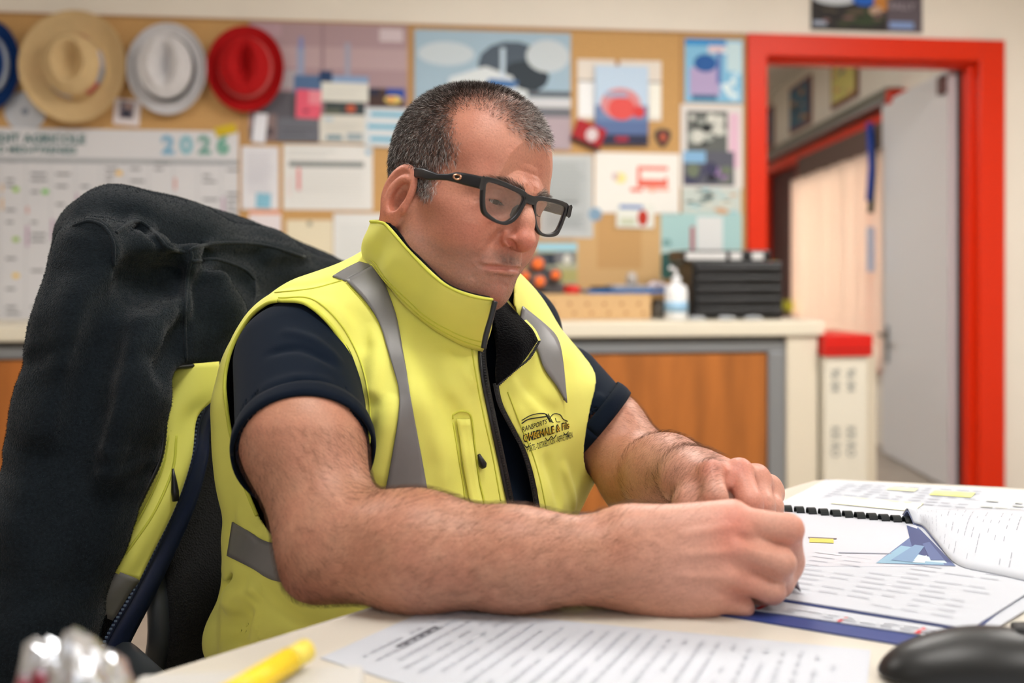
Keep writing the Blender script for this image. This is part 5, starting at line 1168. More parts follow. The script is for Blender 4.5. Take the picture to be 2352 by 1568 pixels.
def build_clothes(person, skinC):
    yel = mat('hi_vis_yellow', rgb(238, 236, 116), rough=.62, spec=.25, sheen=.1, noise=.07, nscale=9, bump=.18, bscale=900, bdist=.0004)
    yel2 = mat('hi_vis_edge', rgb(210, 212, 84), rough=.62, spec=.2)
    navy = mat('navy_jersey', rgb(9, 21, 36), rough=.85, spec=.1, sheen=.04, bump=.35, bscale=1100, bdist=.0005)
    navy2 = mat('navy_rib', rgb(8, 19, 34), rough=.85, spec=.1, sheen=.04, bump=.5, bscale=900, bdist=.0006, stretch=(1, 1, .15))
    refl = mat('reflective_tape', rgb(120, 119, 120), rough=.42, spec=.5, noise=.08, nscale=30, bump=.2, bscale=120, bdist=.0008)
    blk = mat('black_fleece', rgb(6, 6, 8), rough=.95, spec=.05, sheen=.05, bump=.8, bscale=420, bdist=.0025)
    zipm = mat('zip_black', rgb(16, 18, 22), rough=.4, spec=.5)
    # ---- shirt
    HEM = P_(698, 1040, .975); HEML = P_(1374, 985, 1.262)
    ax = HEM-SH_R; ax /= np.linalg.norm(ax); axn = ax+np.array([0, -.35, 0]); axn /= np.linalg.norm(axn)
    def hem(p, n, r):
        def fn(x, y, z):
            d = (x-p[0])*n[0]+(y-p[1])*n[1]+(z-p[2])*n[2]
            q = np.sqrt((x-p[0])**2+(y-p[1])**2+(z-p[2])**2); return np.where(q < r, d, -1.)
        return fn
    g2 = torso_field((-.36, .86, .76), (.24, 1.50, 1.05), .0025, -.012)
    g2.cap(SH_R+np.array([0, .004, .002]), HEM, .0660, .0645, .03)
    g2.cap(SH_L, HEML, .060, .056, .03)
    C = Caster(*g2.mesh())
    for pts, r, a in (([(590, 900), (680, 868), (770, 880)], .006, .0030), ([(600, 820), (690, 800), (780, 850)], .006, -.0030), ([(570, 960), (650, 915), (760, 935), (815, 1000)], .005, .0028),
                      ([(640, 760), (720, 780), (790, 840)], .006, .003), ([(660, 870), (760, 905), (812, 960)], .004, -.0025), ([(1350, 930), (1385, 905)], .006, .003)):
        L = cast_line(C, pts, 0, 1.0); g2.crease(L, r, a)
    g2.op(hem(HEM, axn, .13), (-.40, .86, .7), (-.10, 1.12, .97), 0, 'and')
    dl = P_(1425, 932, 1.262)-P_(1325, 1035, 1.262); nl = np.cross(dl, [0, 1, 0]); nl /= np.linalg.norm(nl); nl = nl if nl[2] < 0 else -nl; nl = nl+np.array([.1, -.1, 0]); nl /= np.linalg.norm(nl)
    g2.op(hem(P_(1375, 984, 1.262), nl, .10), (.0, 1.1, .7), (.30, 1.45, .96), 0, 'and')
    # hollow at the cuffs so that the arm comes out of an opening
    g2.cap(HEM-ax*.035, HEM+ax*.05, .0610, .0620, 0, 'sub'); al = HEML-SH_L; al /= np.linalg.norm(al); g2.cap(HEML-al*.03, HEML+al*.05, .0520, .0530, 0, 'sub')
    V, Q = g2.mesh(); V = relax(V, Q, 1, .3); sh = mesh('polo_shirt', V, Q, navy, person, True, 'c', origin=tp(0, 0, .8)); sh['label'] = 'navy blue short-sleeved polo shirt'
    # ribbed cuff
    CS_ = Caster(V, Q)
    def ringband(p, n, axis, r0, w, name):
        e1 = np.cross(n, [0, 0, 1.]); e1 /= np.linalg.norm(e1); e2 = np.cross(n, e1); G = []
        ax_ = -n
        for k in range(65):
            a = 2*PI*k/64; d = e1*math.cos(a)+e2*math.sin(a); row = []
            for t in np.linspace(0, 1, 4):
                row.append(p+ax_*(w*t-.001)+d*(r0+.0015*math.sin(PI*t)))
            G.append(row)
        return sheet(name, G, .003, navy2, sh)
    ringband(HEM, axn, ax, .0665, .024, 'sleeve_cuff')
    ringband(P_(1375, 984, 1.262), nl, al, .0585, .020, 'sleeve_cuff')
    # ---- vest
    g = vest_base(.0026); f0 = g.f.copy()
    g.ell(P_(585, 1462, 1.160), (.060, .050, .050), .025); g.ell(P_(640, 1500, 1.12), (.05, .04, .05), .03)
    g.chain([P_(520, 1352, 1.13), P_(560, 1345, 1.09), P_(620, 1345, 1.07)], [.006, .009, .006], .02, 'sub')
    V, Q = g.mesh(); C = Caster(V, Q); dep = lambda pts: cast_line(C, pts, 0, 1.15)
    folds = [([(905, 905), (890, 980), (868, 1060), (850, 1130)], .010, .0095), ([(860, 900), (842, 960), (838, 1040)], .009, -.0085), ([(850, 740), (866, 800), (862, 870), (848, 930)], .008, .0065),
             ([(940, 860), (985, 960), (1020, 1060), (1030, 1160)], .012, .0050), ([(1000, 800), (1050, 900), (1090, 960)], .010, .0028), ([(985, 880), (1040, 960), (1070, 1040)], .009, -.0035), ([(930, 760), (985, 860), (1050, 960), (1095, 1030)], .010, -.0035), ([(1010, 800), (1060, 850), (1095, 900)], .008, .0030),
             ([(1165, 860), (1185, 900), (1240, 960), (1290, 1000)], .009, .0045), ([(1160, 900), (1200, 960), (1215, 1040), (1235, 1140)], .008, .0045), ([(1200, 880), (1240, 920), (1290, 960)], .008, -.0035),
             ([(1250, 1040), (1270, 1100), (1290, 1170)], .008, -.004), ([(1290, 1060), (1310, 1120), (1320, 1180)], .007, .004),
             ([(510, 1390), (560, 1360), (600, 1350)], .012, .014), ([(505, 1450), (560, 1430), (580, 1400), (600, 1370)], .014, -.018), ([(580, 1370), (590, 1430), (640, 1480)], .012, .014), ([(600, 1345), (640, 1400), (700, 1440), (780, 1450)], .010, -.010),
             ([(530, 1340), (545, 1380), (590, 1330)], .008, -.007), ([(540, 1180), (570, 1210), (600, 1230)], .008, .005), ([(500, 1500), (560, 1490), (620, 1450)], .012, .008),
             ([(800, 700), (840, 760), (850, 820)], .010, -.0030), ([(700, 690), (760, 700), (810, 760)], .006, .0025), ([(620, 672), (700, 655), (790, 640)], .006, -.003)]
    for pts, r, a in folds: g.crease(dep(pts), r, a)
    def wav(x, y, z): return .0014*np.sin(34*x+6*np.sin(17*z)+12*y)*np.sin(27*z+14*y)
    g.op(wav, None, None, 0, 'disp')
    base = Grid.__new__(Grid); base.lo, base.res, base.n, base.ax, base.f = g.lo, g.res, g.n, g.ax, g.f.copy()
    Vb, Qb = base.mesh(); C = Caster(Vb, Qb)
    front = facing(g) > -.05; u, v = grid_uv(g)
    X, Y, Z = g.xyz(g.box(None, None)); s_ = (X-TC[0])*ES[0]+(Y-TC[1])*ES[1]+0*Z; f_ = (X-TC[0])*EF[0]+(Y-TC[1])*EF[1]+0*Z
    def cut(poly, cond):
        b = (u > min(p[0] for p in poly)-60) & (u < max(p[0] for p in poly)+60) & (v > min(p[1] for p in poly)-60) & (v < max(p[1] for p in poly)+60) & cond & (np.abs(g.f) < .03)
        d = polysdf(u[b], v[b], poly)*(Y+0*Z+0*X)[b]/FPX
        g.f[b] = np.maximum(g.f[b], -d)
    g.f = np.maximum(g.f, -(g.f+.0075))
    hole = spline(ARMHOLE, 60, True)
    cut(hole, front & (s_ < -.02))
    zipR = spline(ZIP_R, 40); zipL = spline(ZIP_L, 40)
    opening = list(zipR)+list(zipL)
    cut(opening, front & (s_ > -.12))
    g.f = np.where(Z < .515, 1., g.f)
    # neck hole
    seam = spline(COLLAR_SEAM, 30)
    cut([tuple(p) for p in seam]+[(835, 560), (860, 470), (1180, 470), (1180, 690), (1136, 700)], (Z+0*X+0*Y > .93) & (f_ > -.10))
    NCc = np.array([-.073, 1.130]); 
    q = np.sqrt((((X-NCc[0])*EF[0]+(Y-NCc[1])*EF[1])/.088)**2+(((X-NCc[0])*ES[0]+(Y-NCc[1])*ES[1])/.078)**2)
    g.f = np.where((Z > 1.0) & (q < .80) & (Y > NCc[1]+.01), 1., g.f)
    # far armhole: clear of the sleeve
    g.cap(SH_L, HEML, .0640, .0610, .003, 'sub')
    V, Q = g.mesh(); V = relax(V, Q, 1, .35)
    # inner lining gets the dark material
    fn = np.cross(V[Q[:, 2]]-V[Q[:, 0]], V[Q[:, 3]]-V[Q[:, 1]]); fn /= np.linalg.norm(fn, axis=1)[:, None]+1e-12; fc = V[Q].mean(1)
    mi = (trilin(base, base.f, fc+fn*.0018) < -.0038).astype(int)
    vest = mesh('safety_vest', V, Q, [yel, blk], person, True, 'c', mi=mi, origin=tp(0, 0, .8)); vest['label'] = 'fluorescent yellow sleeveless softshell vest'
    # armhole binding
    grow = lambda pts, k: [((p[0]-680)*k+680, (p[1]-930)*k+930) for p in pts]
    rim = cast_line(C, spline(grow(ARMHOLE[:9], 1.012), 50), .0008); rim2 = cast_line(C, spline(grow(ARMHOLE[11:]+ARMHOLE[:1], 1.012), 60), .0008)
    for r_ in (rim, rim2):
        MB().tube(r_, .0022, 8).build('armhole_binding', yel2, vest, True, 'c')
    for ln in ([(640, 684), (715, 686), (775, 735), (815, 800), (840, 870), (850, 950), (846, 1040)], [(800, 640), (720, 662), (632, 672)],
               [(1083, 800), (1096, 880), (1112, 960), (1132, 1050), (1150, 1150)], [(892, 1120), (905, 1030), (919, 950), (914, 880), (888, 790), (860, 725), (800, 655)],
               [(1166, 900), (1195, 975), (1222, 1040), (1242, 1110), (1256, 1180)]):
        MB().tube(cast_line(C, spline(ln, 60), .0004), .00085, 6).build('seam', yel2, vest, True, 'c')
    # pocket welt and its puller
    pk = [(1040, 962), (1044, 950), (1060, 944), (1078, 950), (1085, 975), (1092, 1040), (1102, 1110), (1110, 1160), (1072, 1160), (1064, 1110), (1050, 1030)]
    MB().tube([C(*p, .0006, 1.1) for p in spline(pk, 60, True)], .0010, 6).build('pocket_stitching', yel2, vest, True, 'c')
    G = fan(C, [(1046, 960), (1056, 1040), (1068, 1110), (1078, 1160)], [(1076, 960), (1084, 1040), (1094, 1110), (1104, 1160)], 16, 4, .0022); sheet('pocket_flap', G[:, ::-1], .003, yel, vest)
    pu = MB(); A, B = C(1095, 1042, .004, 1.1), C(1106, 1072, .005, 1.1)
    pu.tube([A, A*.6+B*.4, A*.2+B*.8, B], [.0016, .0032, .0046, .0030], 10); pu.build('zip_puller', zipm, vest, True, 'c')
    # reflective tape
    for L, R, n, m in (([(795, 648), (836, 691), (866, 735), (885, 793), (905, 854), (916, 899), (913, 952), (901, 1029), (885, 1123), (880, 1160)], [(860, 613), (885, 662), (911, 735), (925, 813), (938, 882), (950, 952), (966, 1042), (981, 1131), (986, 1170)], 60, 9),
                       ([(764, 636), (795, 618), (826, 603)], [(794, 647), (826, 628), (860, 612)], 14, 6),
                       ([(1190, 742), (1228, 800), (1246, 846), (1274, 886), (1294, 919)], [(1196, 706), (1252, 752), (1277, 782), (1287, 825), (1297, 924)], 30, 7),
                       ([(536, 1198), (575, 1222), (620, 1245), (700, 1250)], [(524, 1276), (575, 1302), (625, 1330), (700, 1345)], 26, 7),):
        G = fan(C, L, R, n, m, .0018, 1.2); sheet('reflective_tape', G[:, ::-1] if True else G, .0022, refl, vest)
    # ---- zips
    def teeth(line, off, nm, par, default=1.1, w=.0022, gap=.0030):
        P = np.array([C(*p, off, default) for p in spline(line, 160)]); L = np.r_[0, np.cumsum(np.linalg.norm(np.diff(P, axis=0), axis=1))]
        k = int(L[-1]/gap); mb = MB()
        for t in (np.arange(k)+.5)*gap:
            p = np.array([np.interp(t, L, P[:, a]) for a in range(3)]); mb.box(p-w*np.array([.55, .5, .33]), p+w*np.array([.55, .5, .33]))
        o = mb.build(nm, zipm, par, False, 'c'); o['kind'] = 'stuff'; return o
    zr = [(p[0]+4, p[1]) for p in ZIP_R[1:]]
    G = fan(C, [(p[0]-5, p[1]) for p in ZIP_R[1:]], [(p[0]+11, p[1]) for p in ZIP_R[1:]], 50, 4, .0010, 1.08); zt = sheet('zip_tape', G[:, ::-1], .002, zipm, vest)
    teeth(zr, .0035, 'zip_teeth', zt)
    zl = [p for p in ZIP_L[1:7]]
    G = fan(C, [(p[0]-9, p[1]) for p in zl], [(p[0]+3, p[1]) for p in zl], 50, 4, .0010, 1.12); zt2 = sheet('zip_tape', G[:, ::-1], .002, zipm, vest)
    teeth([(p[0]-6, p[1]) for p in zl], .0030, 'zip_teeth', zt2)
    # ---- collar
    E = []; 
    for zz in (.90, 1.16):
        E.append([(NCc[0]+EF[0]*a*math.cos(t)+ES[0]*b*math.sin(t), NCc[1]+EF[1]*a*math.cos(t)+ES[1]*b*math.sin(t), zz) for t in np.linspace(0, 2*PI, 96) for a, b in [((.122, .098) if zz < 1 else (.106, .088)) if math.cos(t) > 0 else ((.104, .098) if zz < 1 else (.092, .084))]])
    EC = Caster(np.array(E[0]+E[1]), [(i, i+1, i+97, i+96) for i in range(95)])
    bot = [C(*p, .0025, 1.12) for p in spline([(a_+3, b_+14) for a_, b_ in COLLAR_SEAM], 34)]; top = [EC(*p, .001, 1.12) for p in spline(COLLAR_TOP, 34)]
    # carry both edges on round the back of the neck
    def ang(p): return math.atan2((p[0]-NCc[0])*ES[0]+(p[1]-NCc[1])*ES[1], (p[0]-NCc[0])*EF[0]+(p[1]-NCc[1])*EF[1])
    def back(p, z1, aR, n=22):
        a0 = ang(p); z0 = p[2]; out = []
        for t in np.linspace(0, 1, n)[1:]:
            a = a0+(-(PI+1.15)-a0)*t; rr = aR; z = z0+(z1-z0)*min(1, t*1.3)
            out.append(np.array([NCc[0]+EF[0]*rr*1.05*math.cos(a)+ES[0]*rr*math.sin(a), NCc[1]+EF[1]*rr*1.05*math.cos(a)+ES[1]*rr*math.sin(a), z]))
        r0 = math.hypot((p[0]-NCc[0]), (p[1]-NCc[1]))
        for i, q_ in enumerate(out):
            w = max(0, 1-(i+1)/6.); rr = math.hypot(q_[0]-NCc[0], q_[1]-NCc[1]); k_ = (r0*w+rr*(1-w))/rr; q_[:2] = NCc+(q_[:2]-NCc)*k_
        return out
    bot += back(bot[-1], 1.035, .098); top += back(top[-1], 1.105, .084)
    G = []
    for i, (a, b) in enumerate(zip(bot, top)):
        ts = np.linspace(0, 1, 12); row = []
        for t in ts:
            p = a*(1-t)+b*t; d = p-np.array([NCc[0], NCc[1], p[2]]); d /= np.linalg.norm(d)+1e-9
            row.append(p+d*(.006*math.sin(PI*t)+.003*math.sin(i*.55+t*2)*math.sin(PI*t)))
        G.append(row)
    G = np.array(G)
    for i in range(G.shape[0]):                                            # keep it clear of the jaw
        for j in range(G.shape[1]):
            p = G[i, j]; uu, vv = uv_of(p); h = HEADC(uu, vv)
            if h is not None and h[1] < p[1]+.009 and i < 36: G[i, j] = px(uu, vv, h[1]-.009)
    G[:36] = (G[:36]+np.concatenate([G[:1], G[:35]])+G[1:37])/3 if True else G[:36]
    col = sheet('collar', G[:, ::-1], .004, yel, vest)
    Gi = G.copy(); 
    for i in range(Gi.shape[0]):
        for j in range(Gi.shape[1]):
            d = Gi[i, j]-np.array([NCc[0], NCc[1], Gi[i, j][2]]); d /= np.linalg.norm(d); Gi[i, j] -= d*.0045
    Gi[:, -1, 2] += .0015; sheet('collar_lining', Gi[:, ::-1], .005, blk, vest)
    MB().tube([p+np.array([0, 0, .0005]) for p in G[:, -1]], .0016, 8).build('collar_piping', yel2, vest, True, 'c')
    for t_ in (1, 2):
        MB().tube(G[:34, t_]+(G[:34, t_]-np.array([NCc[0], NCc[1], 1.0]))*np.array([1, 1, 0])*.012, .0007, 6).build('seam', yel2, vest, True, 'c')
    # zip standing on the collar edge
    zc = [P_(1128, 690, 1.075), P_(1116, 730, 1.07), P_(1108, 770, 1.062), P_(1106, 800, 1.055)]
    ztop = EC(1134, 690, 0, 1.07)
    line = spline([EC(*p, .002, 1.07)+np.array([.002, 0, 0]) for p in ((1131, 692), (1122, 730), (1112, 765), (1105, 800))], 30)
    MB().tube(line, .0030, 8).build('zip_tape', zipm, vest, True, 'c')
    # far half of the collar, folded open: black fleece inside, yellow outside
    A = spline([P_(1100, 640, 1.20), P_(1140, 668, 1.185), P_(1168, 696, 1.165), P_(1198, 728, 1.145), P_(1222, 756, 1.130), P_(1236, 782, 1.120)], 22)
    Bq = spline([P_(1120, 700, 1.150), P_(1133, 730, 1.125), P_(1140, 770, 1.105), P_(1140, 812, 1.090), P_(1138, 848, 1.080), P_(1142, 884, 1.072)], 22)
    M_ = spline([P_(1112, 668, 1.175), P_(1143, 700, 1.150), P_(1168, 738, 1.125), P_(1190, 772, 1.105), P_(1198, 806, 1.095), P_(1196, 838, 1.088)], 22)
    G = np.array([spline([a, m_, b], 16) for a, m_, b in zip(A, M_, Bq)])
    G[:, :, 2] += .0010*np.sin(np.linspace(0, 9, 22))[:, None]
    sheet('collar_lining', G[:, ::-1], .006, blk, vest)
    G2 = G+np.array([.003, .008, 0]); sheet('collar', G2[:, ::-1], .003, yel, vest)
    edge = spline([(1236, 786), (1216, 820), (1180, 850), (1142, 882)], 40)
    P = spline([P_(1238, 784, 1.118), P_(1216, 822, 1.103), P_(1180, 852, 1.087), P_(1143, 886, 1.072)], 34)
    mb = MB()
    for p in P: mb.box(p-np.array([.0014, .0012, .0008])*1.1, p+np.array([.0014, .0012, .0008])*1.1)
    o = mb.build('zip_teeth', zipm, vest, False, 'c'); o['kind'] = 'stuff'
    # ---- logo on the far chest
    ink = mat('print_black', rgb(20, 30, 18), rough=.6); gold = mat('print_gold', rgb(214, 170, 30), rough=.6)
    def label_px(txt, quad, m, nm, off, bold=0.):
        """lettering laid on the vest; quad = pixel corners bottom-left, bottom-right, top-right, top-left"""
        V, F = text_mesh(txt, bold); x0, x1 = V[:, 0].min(), V[:, 0].max(); y0, y1 = 0, .72
        q = np.array(quad, float); out = []
        for x, y in V[:, :2]:
            a, b = (x-x0)/(x1-x0), (y-y0)/(y1-y0); p = q[0]*(1-a)*(1-b)+q[1]*a*(1-b)+q[2]*a*b+q[3]*(1-a)*b
            out.append(C(p[0], p[1], off, 1.2))
        o = mesh(nm, np.array(out), F, m, vest, False, 'c'); return o
    label_px('RANSPORTS', [(1199, 992), (1254, 972), (1255, 961), (1199, 979)], ink, 'lettering', .0012, .02)
    label_px('OMBEMALE & Fils', [(1202, 1016), (1306, 983), (1305, 966), (1199, 996)], ink, 'lettering', .0010, .055)
    label_px('OMBEMALE & Fils', [(1203, 1013), (1306, 981), (1305, 968), (1200, 998)], gold, 'lettering', .0018, -.012)
    label_px('PORTS - DISTRIBUTION - AFFRETEMEN', [(1211, 1038), (1314, 1004), (1312, 990), (1208, 1024)], ink, 'lettering', .0012, .01)
    for pts, w in (([(1198, 972), (1215, 962), (1254, 956), (1260, 954)], .0011), ([(1198, 965), (1222, 952), (1252, 950), (1264, 966), (1270, 970)], .0009), ([(1253, 951), (1263, 969)], .0012), ([(1258, 950), (1268, 968)], .0008),
                   ([(1262, 960), (1272, 950), (1286, 952), (1293, 962), (1303, 967)], .0009), ([(1275, 960), (1278, 968), (1286, 968)], .0007),
                   ([(1203, 1020), (1210, 1027), (1218, 1017)], .0008), ([(1252, 1005), (1258, 1011), (1265, 1002)], .0008), ([(1266, 1001), (1271, 1006), (1277, 998)], .0008), ([(1294, 993), (1299, 998), (1305, 991)], .0008)):
        MB().tube([C(*p, .0004, 1.2) for p in spline(pts, 16)], w*.62, 5).build('printed_line', ink, vest, True, 'c')
    return vest
def text_mesh(txt, bold=0., align='LEFT'):
    cu = bpy.data.curves.new('t', 'FONT'); cu.body = txt; cu.size = 1; cu.offset = bold*.4; cu.resolution_u = 2; cu.align_x = align
    o = bpy.data.objects.new('t', cu); COL.objects.link(o); dg = bpy.context.evaluated_depsgraph_get(); dg.update()
    me = o.evaluated_get(dg).to_mesh(); V = np.array([v.co[:] for v in me.vertices]); F = [list(p.vertices) for p in me.polygons]
    o.evaluated_get(dg).to_mesh_clear(); bpy.data.objects.remove(o); bpy.data.curves.remove(cu)
    return V, F
# ================================================================== desk
DZ_ = .74
deskm = mat('desk_laminate', rgb(205, 199, 187), rough=.32, spec=.45)
def dpt(u, v, z=DZ_):
    d = (CAMH-z)*FPX/(v-HZ); return np.array(px(u, v, d))
E0 = dpt(300, 1568); E1 = dpt(870, 1393); E2 = dpt(1890, 1099)
ed = (E2-E0)/np.linalg.norm(E2-E0); en = np.array([ed[1], -ed[0], 0])
FR = dpt(2352, 1123); fd = (FR-E2)/np.linalg.norm(FR-E2)
out = [E0-ed*.42, E0-ed*.2, E0, E1, (E1+E2)/2+en*.0, E2-ed*.02, E2+fd*.02, FR, FR+fd*.45, np.array([1.25, .30, DZ_]), np.array([.2, .14, DZ_]), np.array([-.45, .16, DZ_])]
def build_desk():
    rt = empty('desk', tuple(c2w(np.array([.3, .7, 0]))), 'cream laminate desk strewn with documents', 'desk')
    P = c2w(np.array(out)); P[:, 2] = DZ_-.028
    o = MB().prism(P, (0, 0, .028)).build('desktop', deskm, rt); b = o.modifiers.new('b', 'BEVEL'); b.width = .004; b.segments = 3; b.limit_method = 'ANGLE'
    for p in (E0-ed*.25+en*.06, E2-ed*.12+en*.08+np.array([.03, -.04, 0]), np.array([1.12, .42, 0]), np.array([-.30, .24, 0])):
        q = c2w(np.array([p[0], p[1], 0])); MB().tube([(q[0], q[1], .0), (q[0], q[1], DZ_-.028)], .025, 16).build('leg', mat('leg_grey', rgb(120, 122, 126), rough=.4, metal=.5) if 'leg_grey' not in MATS else MATS['leg_grey'], rt, True)
build_desk()
paper = mat('paper', rgb(188, 192, 200), rough=.6, spec=.25)
def flat_paper(nm, quad, z, label, cat, shapes=(), th=.0006, m_=None, parent=None, texts=(), lift=None):
    """sheet lying on the desk; quad = pixel corners (u,v) counter-clockwise seen from above, measured at height z"""
    q = np.array([dpt(u, v, z+th) for u, v in quad])
    def at(a, b): return q[0]*(1-a)*(1-b)+q[1]*a*(1-b)+q[2]*a*b+q[3]*(1-a)*b
    n = 13; G = []
    for i in range(n):
        row = []
        for j in range(n):
            p = at(i/(n-1), j/(n-1)).copy()
            if lift: p[2] += lift(i/(n-1), j/(n-1))
            row.append(p)
        G.append(row)
    G = np.array(G); du = G[1, 0]-G[0, 0]; dv = G[0, 1]-G[0, 0]
    if np.cross(du, dv)[2] < 0: G = G[::-1]
    o = sheet(nm, G, th, m_ or paper, parent, 'c', False)
    if label: o['label'] = label
    if cat: o['category'] = cat
    if shapes:
        V = []; F = []; C = []
        for q_, (pts, c) in enumerate(shapes):
            b = len(V)
            for (x, y) in pts:
                p = at(x, y).copy()
                if lift: p[2] += lift(x, y)
                p[2] += .0004+.00006*q_ if q_ < 12 else .0011; V.append(p)
            f = tuple(range(b, b+len(pts))); a_, b_, c_ = V[b], V[b+1], V[b+2]
            F.append(f if np.cross(b_-a_, c_-a_)[2] > 0 else f[::-1]); C += [c]*len(pts)
        mesh('print', np.array(V), F, inkm, o, frame='c', attrs={'col': np.array(C)})
    return o, at
grey = rgb(150, 154, 162); pale = rgb(198, 202, 210)
def textblock(n, x0, x1, y0, y1, c, th, seed, words=9):
    """rows of word-like dashes; rows run along x"""
    rd = random.Random(seed); out_ = []
    for i in range(n):
        y = y1-(y1-y0)*(i+.5)/n; x = x0
        for w in range(words):
            l = (x1-x0)/words*rd.uniform(.4, .85)
            if rd.random() < .85: out_.append((rct(x, y-th/2, x+l, y+th/2), c))
            x += (x1-x0)/words
    return out_
# foreground document
sh = textblock(22, .30, .96, .06, .92, rgb(176, 180, 190), .010, 3, 7)+[(rct(.10, .66, .125, .96), rgb(110, 112, 118))]
flat_paper('document', [(735, 1510), (990, 1396), (2000, 1492), (1960, 1900)], DZ_+.0003, 'large blurred white document lying nearest the camera', 'document', [(rct(.34, .085, .70, .105), rgb(96, 98, 106))]+textblock(26, .14, .94, .05, .95, rgb(178, 182, 191), .007, 8, 12))
# folder, sheets and booklet under and in front of the pen hand
navy_c = mat('folder_navy', rgb(40, 58, 120), rough=.45)
flat_paper('folder', [(1560, 1395), (2062, 1478), (2420, 1330), (1900, 1290)], DZ_+.0002, 'dark blue folder under the stack of loose sheets', 'folder', th=.0012, m_=navy_c)
red_c = rgb(206, 40, 52)
flat_paper('marked_sheet', [(1640, 1385), (2235, 1474), (2420, 1360), (1900, 1280)], DZ_+.0016, 'white sheet with red marks along its front edge', 'sheet', [(rct(.17, .0, .19, .09), red_c), (rct(.50, .0, .515, .09), red_c), (rct(.79, .0, .81, .10), red_c)]+textblock(2, .05, .95, .02, .10, pale, .02, 4, 12), th=.0010)
flat_paper('sheet_backing', [(1770, 1374), (2238, 1449), (2400, 1318), (1850, 1255)], DZ_+.0028, 'thin navy board directly under the written page', 'board', th=.0010, m_=navy_c)
flat_paper('written_page', [(1764, 1368), (2230, 1443), (2420, 1322), (1838, 1252)], DZ_+.0040, 'white page being written on beneath the pen', 'page', textblock(10, .08, .92, .06, .92, rgb(150, 154, 166), .008, 15, 6), th=.0008)
# big plan sheets behind
flat_paper('plan_sheet', [(1760, 1170), (2500, 1260), (2560, 1136), (1896, 1101)], DZ_+.0002, 'wide white plan sheet reaching the far desk edge', 'sheet', textblock(7, .10, .6, .45, .92, rgb(140, 144, 156), .010, 21, 9)+[(rct(.16, .30, .44, .50), rgb(244, 240, 206)), (rct(.42, .72, .56, .84), rgb(238, 238, 150)), (rct(.26, .78, .36, .86), rgb(242, 242, 196))]+textblock(3, .62, .9, .5, .7, rgb(176, 180, 176), .02, 22, 6), th=.0010)
# spiral-bound booklet
bk_, at_ = flat_paper('booklet', [(1700, 1330), (2280, 1320), (2110, 1200), (1776, 1168)], DZ_+.0012, None, None, th=.0030, m_=paper)
tag(bk_, 'comb-bound booklet lying open behind the written page', 'booklet')
# cover pages: clear front with a blue mountain-like print
flat_paper('cover_page', [(1720, 1300), (2195, 1300), (2098, 1200), (1780, 1172)], DZ_+.0046, None, None, [([(.62, .05), (1, .0), (1, .88), (.92, .66)], rgb(88, 104, 146)), ([(.62, .05), (.95, .02), (.97, .30), (.80, .40)], rgb(130, 164, 186)), ([(.84, .25), (1, .05), (1, .8), (.93, .9)], rgb(58, 68, 112)),
    ([(.75, .12), (.97, .05), (.97, .12), (.8, .26)], rgb(188, 206, 216)), (rct(.28, .40, .42, .48), rgb(206, 186, 90)), (rct(.27, .48, .44, .50), rgb(120, 110, 110)), (rct(.44, .22, .72, .235), rgb(150, 156, 170)), ([(.70, .10), (.80, .06), (.93, .40), (.88, .42)], rgb(112, 140, 172)), ([(.90, .10), (.97, .10), (.98, .50), (.93, .45)], rgb(84, 98, 140)), ([(.80, .06), (.86, .05), (.90, .20)], rgb(214, 226, 232))], m_=mat('cover_grey', rgb(206, 209, 218), rough=.25), parent=bk_)
# comb binding
cm_ = mat('comb_black', rgb(20, 26, 28), rough=.35)
for i in range(11):
    t = i/10.; u = 1808+(2085-1808)*t; v = 1171+(1197-1171)*t
    p = dpt(u, v, DZ_+.006); e = ed*.0
    pts = [p+np.array([.000, .007*math.cos(a), .0055*math.sin(a)]) for a in np.linspace(-.3, PI+.3, 9)]
    mb = MB(); V = []
    for q_ in pts: V += [q_-np.array([.0048, 0, 0]), q_+np.array([.0048, 0, 0])]
    F = [(2*k, 2*k+1, 2*k+3, 2*k+2) for k in range(8)]
    o = mesh('comb_ring', V, F, cm_, bk_, False, 'c'); s_ = o.modifiers.new('s', 'SOLIDIFY'); s_.thickness = .0012; s_.offset = 0
# turned-over pages curling up on the right
n = 26; Acurl = spline([P_(2098, 1198, 1.195), P_(2130, 1245, 1.10), P_(2185, 1297, 1.01), P_(2260, 1322, .965), P_(2352, 1336, .945), P_(2440, 1345, .93)], n) if False else None
def curlpt(a, b):
    """a: along the spine fold (0 near .. 1 far), b: 0 at the spine .. 1 at the free edge"""
    base = dpt(2092+(2200-2092)*0, 1198, DZ_+.008)
    return base
L1 = spline([dpt(2098, 1199, DZ_+.008), P_(2120, 1208, 1.150), P_(2150, 1242, 1.085), P_(2200, 1296, 1.003), P_(2290, 1318, .972), P_(2420, 1345, .930)], n)
L2 = spline([dpt(2072, 1181, DZ_+.012), P_(2100, 1180, 1.215), P_(2150, 1179, 1.235), P_(2240, 1180, 1.240), P_(2330, 1184, 1.235), P_(2460, 1190, 1.22)], n)
L1[:, 2] = np.maximum(L1[:, 2], DZ_+.006); L2[:, 2] = np.maximum(L2[:, 2], DZ_+.006)
G = []
for a, b in zip(L1, L2):
    m_ = (a+b)/2+np.array([.0, .0, .012]); G.append(spline([a, m_, b], 14))
G = np.array(G)
if np.cross(G[1, 0]-G[0, 0], G[0, 1]-G[0, 0])[2] < 0: G = G[::-1]
cp = sheet('turned_page', G, .0010, paper, bk_, 'c', True)
G2 = G-np.array([0, 0, .0030]); sheet('turned_page', G2, .0012, mat('page_blue', rgb(128, 140, 178), rough=.5), bk_, 'c', True)
V = []; F = []
rdq = random.Random(6)
